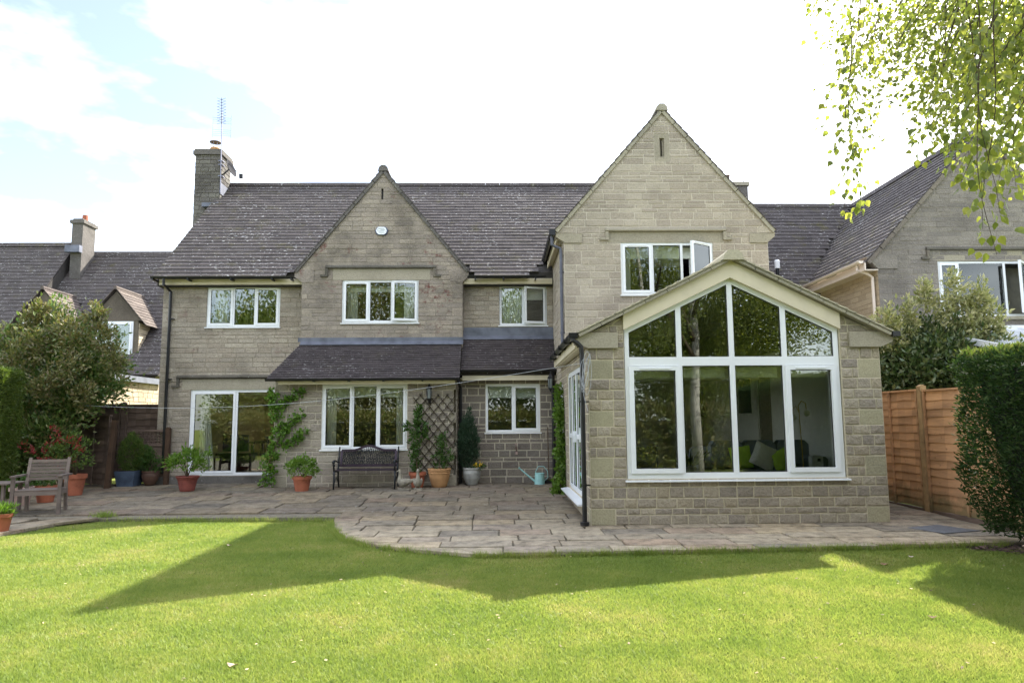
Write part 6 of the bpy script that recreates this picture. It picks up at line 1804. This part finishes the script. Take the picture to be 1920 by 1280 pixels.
# ------------------------------------------------------------------ stone geese
def goose(label, x, y, ang, s_=1.0):
    z = gz(y); t = thing('stone_goose', label, 'garden ornament', (x, y, z), 'stone geese on the patio')
    T = rot2(x, y, ang)
    def prof(lst, nm):
        mb = MB(); n_ = 12; base = 0
        for (cy_, cz, rx, rz) in lst:
            for j in range(n_):
                a = 2 * math.pi * j / n_
                mb.v.append(T(rx * s_ * math.cos(a), cy_ * s_, z + (cz + rz * math.sin(a)) * s_))
        for i in range(len(lst) - 1):
            for j in range(n_):
                mb.f.append((i * n_ + j, i * n_ + (j + 1) % n_, (i + 1) * n_ + (j + 1) % n_, (i + 1) * n_ + j)); mb.m.append(0)
        mb.f.append(tuple(range(n_))); mb.f.append(tuple(range((len(lst) - 1) * n_, len(lst) * n_))); mb.m += [0, 0]
        return mb
    # body lofted tail to breast
    body = prof([(.25, .24, .008, .008), (.2, .21, .035, .02), (.12, .18, .075, .055), (.02, .16, .1, .09), (-.07, .155, .1, .1), (-.13, .17, .075, .085), (-.17, .19, .03, .04)], 'body')
    # neck rings are horizontal
    nk = [(-.1, .17, .072), (-.125, .23, .05), (-.12, .30, .036), (-.115, .36, .03), (-.12, .40, .032), (-.125, .425, .034), (-.13, .445, .028), (-.13, .462, .01)]
    b0 = len(body.v)
    for (cy_, cz, r_) in nk:
        for j in range(12):
            a = 2 * math.pi * j / 12; body.v.append(T(r_ * s_ * math.cos(a), (cy_ + r_ * 1.1 * math.sin(a)) * s_, z + cz * s_))
    for i in range(len(nk) - 1):
        for j in range(12):
            body.f.append((b0 + i * 12 + j, b0 + i * 12 + (j + 1) % 12, b0 + (i + 1) * 12 + (j + 1) % 12, b0 + (i + 1) * 12 + j)); body.m.append(0)
    # beak
    body.hexa([T(-.014 * s_, -.15 * s_, z + .415 * s_), T(.014 * s_, -.15 * s_, z + .415 * s_), T(.006 * s_, -.215 * s_, z + .405 * s_), T(-.006 * s_, -.215 * s_, z + .405 * s_),
               T(-.014 * s_, -.15 * s_, z + .44 * s_), T(.014 * s_, -.15 * s_, z + .44 * s_), T(.006 * s_, -.215 * s_, z + .415 * s_), T(-.006 * s_, -.215 * s_, z + .415 * s_)])
    body.build('body', MT['goose'], t, smooth=True)
    for sx in (-1, 1):
        w_ = MB(); 
        w_.ball((0, 0, 0), 1, 1, 1, 10, 6)
        w_.v = [T((sx * .088 + a * .022) * s_, (.05 + b_ * .13) * s_, z + (.185 + c_ * .055 + b_ * .02) * s_) for a, b_, c_ in w_.v]
        w_.build('wing', MT['goose'], t, smooth=True)
        eye = MB(); eye.ball(T(sx * .031 * s_, -.137 * s_, z + .432 * s_), .005, .005, .005, 6, 4); eye.build('eye', MT['iron'], t)
    b_ = MB(); rbox(b_, T, -.09 * s_, .09 * s_, -.14 * s_, .12 * s_, z, z + .03); b_.build('base', MT['goose'], t)
    for sx in (-1, 1):
        q = MB(); q.tube([T(sx * .04 * s_, -.03 * s_, z + .02), T(sx * .04 * s_, -.02 * s_, z + .1 * s_)], .016 * s_, 7); q.build('leg', MT['goose'], t)
goose('stone goose turned sideways next to the bench leg', -2.03, 16.0, R(-62), .98)
goose('stone goose facing forward in front of the orange pot', -1.75, 16.02, R(8), 1.0)

# ------------------------------------------------------------------ trellis, lantern and small things
tr_ = thing('wall_trellis', 'brown diamond lattice trellis fixed to the wall right of the lean-to window', 'trellis', (-1.45, YL - .05, .3))
x0, x1, z0, z1 = -1.92, -.99, .36, 2.22; yT = YL - .035
sp = .262; 
def clipseg(c, s_):
    """line x - s z = c inside the rectangle"""
    pts = []
    for z_ in (z0, z1):
        x_ = c + s_ * (z_ - z0) * .82
        pts.append((x_, z_))
    (xa, za), (xb, zb) = pts
    def lim(xa, za, xb, zb):
        for xl, gt in ((x0, True), (x1, False)):
            if (xa < xl) == gt and (xb < xl) == gt: return None
        def cl(x_, z_, X_, Z_):
            if x_ < x0: t_ = (x0 - x_) / (X_ - x_); return x0, z_ + (Z_ - z_) * t_
            if x_ > x1: t_ = (x1 - x_) / (X_ - x_); return x1, z_ + (Z_ - z_) * t_
            return x_, z_
        a = cl(xa, za, xb, zb); b_ = cl(xb, zb, xa, za); return a, b_
    return lim(xa, za, xb, zb)
for s_ in (1, -1):
    c = x0 - 1.6 if s_ > 0 else x0
    while c < x1 + (1.6 if s_ < 0 else 0):
        r_ = clipseg(c, s_)
        if r_ and abs(r_[0][0] - r_[1][0]) > .08:
            (xa, za), (xb, zb) = r_; ex, ez = (xb - xa), (zb - za); L = math.hypot(ex, ez); e = .05 / L
            mb = MB(); yy_ = yT - (.008 if s_ > 0 else -.006)
            mb.beam((xa - ex * e * .3, yy_, za - ez * e * .3), (xb + ex * e, yy_, zb + ez * e), .012, .034, up=(0, 1, 0)); mb.build('lath', MT['trellis'], tr_)
        c += sp * (.8 if s_ > 0 else .8)

def lantern(label, x, y, z, out):
    t = thing('wall_lantern', label, 'wall light', (x, y, z), 'black wall lanterns'); ox, oy = out
    c = (x + ox * .15, y + oy * .15, z)
    mb = MB(); mb.lathe([(.062, .1), (.075, .115), (.05, .15), (.02, .2), (.012, .26), (.004, .28)], c, 6); mb.build('cap', MT['black'], t)
    mb = MB(); mb.lathe([(.008, -.22), (.02, -.19), (.03, -.17), (.05, -.14), (.055, -.12)], c, 6)
    mb.build('finial', MT['black'], t)
    mb = MB()
    for k in range(6):
        a = k * math.pi / 3; mb.beam((c[0] + .05 * math.cos(a), c[1] + .05 * math.sin(a), z - .13), (c[0] + .066 * math.cos(a), c[1] + .066 * math.sin(a), z + .1), .009, .009)
    mb.build('cage', MT['black'], t)
    mb = MB(); mb.lathe([(.044, -.12), (.058, .1)], c, 6); mb.build('lamp_glass', M('lantern_glass%d' % len(bpy.data.materials), (.2, .22, .22), .15, .1), t)
    mb = MB(); mb.tube([(x + ox * .01, y + oy * .01, z - .16), (x + ox * .08, y + oy * .08, z - .24), (c[0], c[1], z - .2)], .011, 6); mb.box(x - .03 + ox * .01, x + .03 + ox * .01, y - .03 + oy * .01, y + .03 + oy * .01, z - .24, z - .06); mb.build('bracket', MT['black'], t)
lantern('black six-sided lantern on the wall above the trellis', -1.56, YL - .02, 2.27, (0, -1))
lantern('small black lantern on the side wall near the sunroom french doors', XS - .02, 16.6, 2.5, (-1, 0))

wc = thing('watering_can', 'pale mint green metal watering can standing on the paving by the kitchen wall', 'watering can', (1.0, 16.85, gz(16.85)))
x, y, z = 1.02, 16.85, gz(16.85)
mb = MB(); mb.lathe([(.125, 0), (.12, .02), (.11, .24), (.115, .25), (.105, .26), (.1, .25), (.02, .245)], (x, y, z), 20); mb.build('body', MT['mint'], wc, smooth=False)
mb = MB(); mb.tube([(x - .1, y, z + .06), (x - .25, y, z + .18), (x - .46, y, z + .36)], [.026, .02, .013], 8); mb.build('spout', MT['mint'], wc)
mb = MB(); mb.lathe([(.012, 0), (.035, .03), (.035, .037)], (0, 0, 0), 10); mb.v = [(x - .46 - c_ * .75 + a * .6, y + b_, z + .36 + c_ * .66 + a * .75) for a, b_, c_ in mb.v]; mb.build('rose', MT['mint'], wc)
mb = MB(); mb.tube([(x + .1, y, z + .06), (x + .2, y, z + .16), (x + .19, y, z + .3), (x + .1, y, z + .41), (x - .03, y, z + .41), (x - .09, y, z + .3), (x - .09, y, z + .24)], .009, 6); mb.build('handle', MT['mint'], wc)

br = thing('broom', 'long handled broom leaning upright against the kitchen wall', 'broom', (1.24, 17.1, gz(17)))
mb = MB(); mb.tube([(1.25, 17.02, gz(17) + .08), (1.245, 17.13, 1.46)], .012, 8); mb.build('handle', MT['stem'], br)
mb = MB(); mb.box(1.1, 1.4, 16.98, 17.05, gz(17) + .07, gz(17) + .10); mb.build('head', MT['darkwood'], br)
mb = MB(); mb.box(1.1, 1.4, 16.985, 17.045, gz(17) + .005, gz(17) + .069); mb.build('bristles', MT['iron'], br)
tp = thing('garden_tap', 'brass garden tap with hose fitting on the kitchen wall below the window', 'tap', (.48, 17.18, .9))
mb = MB(); mb.tube([(.48, 17.19, 1.0), (.48, 17.10, 1.0), (.49, 17.08, .95), (.49, 17.08, .88)], .018, 8); mb.build('spout', MT['brown_pot'], tp)
mb = MB(); mb.tube([(.48, 17.11, 1.0), (.48, 17.11, 1.06)], .01, 6); mb.box(.445, .515, 17.1, 17.12, 1.06, 1.075); mb.build('tap_handle', MT['terracotta_pale'], tp)
mb = MB(); mb.tube([(.49, 17.08, .88), (.49, 17.08, .82)], .026, 8); mb.build('hose_fitting', MT['terracotta_pale'], tp)

cl = thing('clothes_line', 'thin pale clothes line stretched across the patio with a spare coil at the sunroom corner', 'clothes line', (1.3, 10.95, 2.5))
mb = MB(); A = Vector((-10.2, 16.6, 2.08)); B = Vector((1.36, 10.98, 2.50))
pts = [A.lerp(B, i / 24) - Vector((0, 0, .34 * math.sin(math.pi * i / 24))) for i in range(25)]
mb.tube(pts, .003, 5); mb.build('line', MT['wire'], cl)
mb = MB(); qf = random.Random(3)
for k in range(4):
    mb.tube([(1.38 + .07 * math.sin(t_ + k) + k * .012, 10.95 - .01 * k, 2.34 + (.22 + .04 * k) * math.cos(t_)) for t_ in np.linspace(0, 6.28, 16)], .003, 4)
mb.tube([(1.38, 10.94, 2.5), (1.36, 10.94, 2.0), (1.42, 10.94, 1.75)], .003, 4); mb.build('coil', MT['wire'], cl)

# ------------------------------------------------------------------ curtains and blinds
curtain('white curtain at the left of the upper left window', -7.12, -6.82, 4.05, 4.97, YW + .27)
curtain('white curtain edge at the right of the upper left window', -5.6, -5.46, 4.05, 4.97, YW + .27, waves=3)
curtain('pale curtain at the left inside the gable window', -3.72, -3.46, 4.1, 5.06, YG + .27)
curtain('pale curtain at the right inside the gable window', -2.3, -2.0, 4.1, 5.06, YG + .27)
blind('white blind lowered a little in the gable window', -3.76, -1.95, 4.88, 5.07, YG + .26)
curtain('white net curtain filling the upper middle window', .16, .72, 4.08, 4.97, YW + .27, amp=.012, waves=9)
blind('pale blind in the right light of the upper middle window', .75, 1.25, 4.72, 4.97, YW + .26)
curtain('cream curtain at the left inside the right gable window', 2.75, 2.92, 4.3, 5.3, YH + .27)
curtain('white curtain in the open light of the right gable window', 4.2, 4.56, 4.3, 5.3, YH + .27)
blind('pale green blind across the right gable window', 2.74, 4.58, 5.1, 5.31, YH + .26)
blind('white roller blind at the top of the lean-to window', -4.03, -2.15, 2.22, 2.44, YL + .26)
curtain('white curtain at the left inside the lean-to window', -4.03, -3.8, 1.02, 2.42, YL + .27)
curtain('white curtain at the right inside the lean-to window', -2.38, -2.15, 1.02, 2.42, YL + .27)
blind('white roller blind at the top of the kitchen window', -.2, 1.02, 2.2, 2.46, YK + .26)
curtain('white curtain drawn back at the left of the patio door', -7.4, -7.22, .42, 2.38, YW + .3, taper=.22)
for i, (a, b_, c_) in enumerate(((2.2, 2.8, 'first'), (2.95, 3.7, 'second'), (3.82, 4.55, 'third'), (4.7, 5.33, 'fourth'))):
    o = blind('folded cream roman blind at the top of the %s sunroom light from the left' % c_, a, b_, 2.30, 2.42, YS + .22, 'blind')

# ------------------------------------------------------------------ sunroom and dining room contents
sofa_m = M('sofa_fabric', (.2, .22, .26), .95, .15, 20, .3, 90); green_m = M('cushion_green', (.5, .72, .08), .9, .1, 20, .2, 90); greyc_m = M('cushion_grey', (.75, .73, .7), .9, .1, 20, .2, 90)
sf = thing('sofa', 'dark grey sofa behind the right half of the sunroom window', 'sofa', (4.9, 12.9, .34))
def soft(mb, x0, x1, y0, y1, z0, z1, r=.05):
    mb.prism([(x0 + r, z0), (x1 - r, z0), (x1, z0 + r), (x1, z1 - r), (x1 - r, z1), (x0 + r, z1), (x0, z1 - r), (x0, z0 + r)], 'y', y0, y1)
mb = MB(); soft(mb, 3.7, 5.7, 12.5, 13.3, .42, .7); mb.build('seat', sofa_m, sf)
for a in (4.0, 4.62, 5.24):
    mb = MB(); soft(mb, a, a + .6, 13.2, 13.42, .78, 1.22, .08); mb.build('back_cushion', sofa_m, sf)
mb = MB(); soft(mb, 3.55, 3.74, 12.45, 13.45, .42, .95); mb.build('arm', sofa_m, sf); mb = MB(); soft(mb, 5.68, 5.84, 12.45, 13.45, .42, .95); mb.build('arm', sofa_m, sf)
mb = MB(); soft(mb, 3.7, 5.75, 13.43, 13.6, .42, 1.1); mb.build('back', sofa_m, sf)
for a in (3.65, 5.7):
    mb = MB(); mb.box(a - .03, a + .03, 12.55, 12.61, .34, .42); mb.build('leg', MT['darkwood'], sf)
def cushion(label, x, y, z, ang, m_, s_=.24):
    mb = MB(); n_ = 8
    for f in (1, -1):
        base = len(mb.v)
        for i in range(n_ + 1):
            for j in range(n_ + 1):
                u, v = i / n_ * 2 - 1, j / n_ * 2 - 1; t_ = .075 * (1 - u ** 4) ** .5 * (1 - v ** 4) ** .5
                pin = 1 - .06 * (1 - abs(u * v))
                a, b_ = u * s_ * pin, v * s_ * pin
                c, sn = math.cos(ang), math.sin(ang)
                mb.v.append((x + a * c - b_ * sn, y + f * t_ - (a * sn + b_ * c) * -.25, z + a * sn + b_ * c))
        for i in range(n_):
            for j in range(n_):
                k_ = base + i * (n_ + 1) + j; mb.f.append((k_, k_ + 1, k_ + n_ + 2, k_ + n_ + 1)); mb.m.append(0)
    tag(mb.build('cushion', m_, smooth=True), label, 'cushion', 'cushions on the sofa')
cushion('lime green cushion at the left end of the sofa', 4.47, 12.95, .92, R(6), green_m, .2)
cushion('light grey cushion tipped between the two green ones', 4.86, 12.85, .94, R(-28), greyc_m, .22)
cushion('lime green cushion leaning right of the grey one', 5.16, 12.8, .87, R(22), green_m, .19)
fl_ = thing('floor_lamp', 'thin brass floor lamp with two white globes in the right light of the sunroom', 'floor lamp', (5.18, 12.2, .34))
brass = M('brass', (.55, .4, .12), .3, .1, metal=.8)
mb = MB(); mb.tube([(5.30, 12.2, .36), (5.26, 12.2, 1.75), (5.25, 12.2, 1.84), (5.31, 12.2, 1.92), (5.38, 12.2, 1.88), (5.39, 12.2, 1.78)], .008, 6); mb.tube([(5.26, 12.2, 1.72), (5.21, 12.2, 1.83), (5.15, 12.2, 1.78), (5.15, 12.2, 1.7)], .007, 6); mb.lathe([(.12, 0), (.12, .02), (.02, .03)], (5.30, 12.2, .34), 14); mb.build('stand', brass, fl_)
for c_ in ((5.39, 12.2, 1.71), (5.15, 12.2, 1.64)):
    mb = MB(); mb.ball(c_, .055, .055, .055, 12, 8); mb.build('globe', M('globe%d' % len(bpy.data.materials), (.75, .74, .7), .3, .02), fl_, smooth=True)
pp = thing('house_plant', 'dark strap leaved house plant in the second sunroom light', 'house plant', (3.05, 12.0, .8))
P, D = [], []
for i in range(26):
    a = qb.uniform(0, 6.28); P.append((3.28 + .03 * math.cos(a), 12.0 + .03 * math.sin(a), .82)); D.append((math.cos(a), math.sin(a), qb.uniform(.4, 1.6)))
P = np.array(P); D = np.array(D); foliage('leaves', P, D, .34, MT['l_conifer'], pp, .16, .1)
mb = MB(); mb.lathe([(.07, 0), (.09, .16), (.08, .16)], (3.28, 12.0, .66), 12); mb.box(3.0, 3.55, 11.8, 12.2, .62, .66); mb.box(3.02, 3.06, 11.84, 11.88, .34, .62); mb.box(3.5, 3.54, 12.1, 12.14, .34, .62); mb.build('pot', MT['grey_pot'], pp)
cb = thing('glass_cabinet', 'pale blue framed glass cabinet low in the left sunroom light', 'cabinet', (2.45, 12.2, .34))
mb = MB(); mb.box(2.1, 2.12, 12.0, 12.4, .34, 1.18); mb.box(2.70, 2.73, 12.0, 12.4, .34, 1.18); mb.box(2.12, 2.70, 12.0, 12.4, 1.16, 1.18); mb.box(2.12, 2.7, 12.0, 12.4, .34, .5); mb.build('frame', MT['lead'], cb)
mb = MB(); mb.box(2.12, 2.70, 12.38, 12.4, .5, 1.16); mb.build('back', MT['slate_pot'], cb)
mb = MB()
for z in (.72, .92): mb.box(2.12, 2.7, 12.02, 12.37, z, z + .015)
mb.build('shelf', MT['lead'], cb)
mb = MB(); mb.box(2.12, 2.70, 12.0, 12.006, .5, 1.16); mb.build('door', MT['glass'], cb)
hp = thing('heater', 'small white portable heater beside the sofa in the right sunroom light', 'heater', (5.62, 12.3, .7))
mb = MB(); soft(mb, 5.47, 5.66, 12.25, 12.4, .66, .98, .03); mb.build('body', MT['upvc'], hp); mb = MB(); mb.box(5.56, 5.61, 12.24, 12.25, .88, .93); mb.build('dial', MT['gasket'], hp)
mb = MB(); mb.box(5.4, 5.72, 12.1, 12.5, .34, .655); mb.build('stand', MT['darkwood'], hp)
for i, (x, z, w_, h_, lab) in enumerate(((4.33, 2.0, .1, .32, 'narrow dark framed picture on the rear wall seen through the third sunroom light'), (5.28, 2.1, .13, .36, 'tall dark picture behind the globe lamp'))):
    mb = MB(); mb.box(x - w_, x + w_, YH + .22, YH + .245, z - h_, z + h_)
    tag(mb.build('picture', MT['gasket']), lab, 'picture')
dt = thing('dining_table', 'dark dining table behind the patio door', 'table', (-6.1, 20.5, .34))
mb = MB(); mb.box(-6.9, -5.4, 20.0, 21.0, 1.05, 1.1); mb.build('table_top', MT['darkwood'], dt)
for a in (-6.8, -5.5):
    for b_ in (20.1, 20.9):
        mb = MB(); mb.box(a - .035, a + .035, b_ - .035, b_ + .035, .34, 1.05); mb.build('leg', MT['darkwood'], dt)
dc = thing('dining_chair', 'dark slat back dining chair seen low in the right pane of the patio door', 'chair', (-5.95, 19.2, .34))
for i in range(4):
    mb = MB(); mb.box(-6.2 + i * .13, -6.14 + i * .13, 19.4, 19.42, .8, 1.2); mb.build('back_slat', MT['darkwood'], dc)
mb = MB(); mb.box(-6.25, -5.7, 19.39, 19.43, 1.2, 1.26); mb.build('back_rail', MT['darkwood'], dc)
mb = MB(); mb.box(-6.25, -5.7, 19.0, 19.45, .76, .8); mb.build('seat', MT['darkwood'], dc)
for a in (-6.22, -5.73):
    for b_ in (19.03, 19.42):
        mb = MB(); mb.box(a - .02, a + .02, b_ - .02, b_ + .02, .34, .76); mb.build('leg', MT['darkwood'], dc)
tv = thing('television', 'black television on a low stand in the left pane of the patio door', 'television', (-7.1, 19.6, .34))
mb = MB(); mb.box(-7.45, -6.75, 19.6, 19.65, .85, 1.3); mb.build('screen', MT['black'], tv)
mb = MB(); mb.box(-7.15, -7.05, 19.6, 19.7, .8, .85); mb.build('neck', MT['black'], tv)
mb = MB(); mb.box(-7.6, -6.6, 19.5, 19.9, .34, .8); mb.build('stand', MT['darkwood'], tv)
for (x, z, w_, h_, lab) in ((-5.78, 1.9, .13, .22, 'small framed picture on the yellow wall behind the patio door'),):
    mb = MB(); mb.box(x - w_, x + w_, 24.66, 24.69, z - h_, z + h_); o = tag(mb.build('picture', MT['cream_dark']), lab, 'picture')
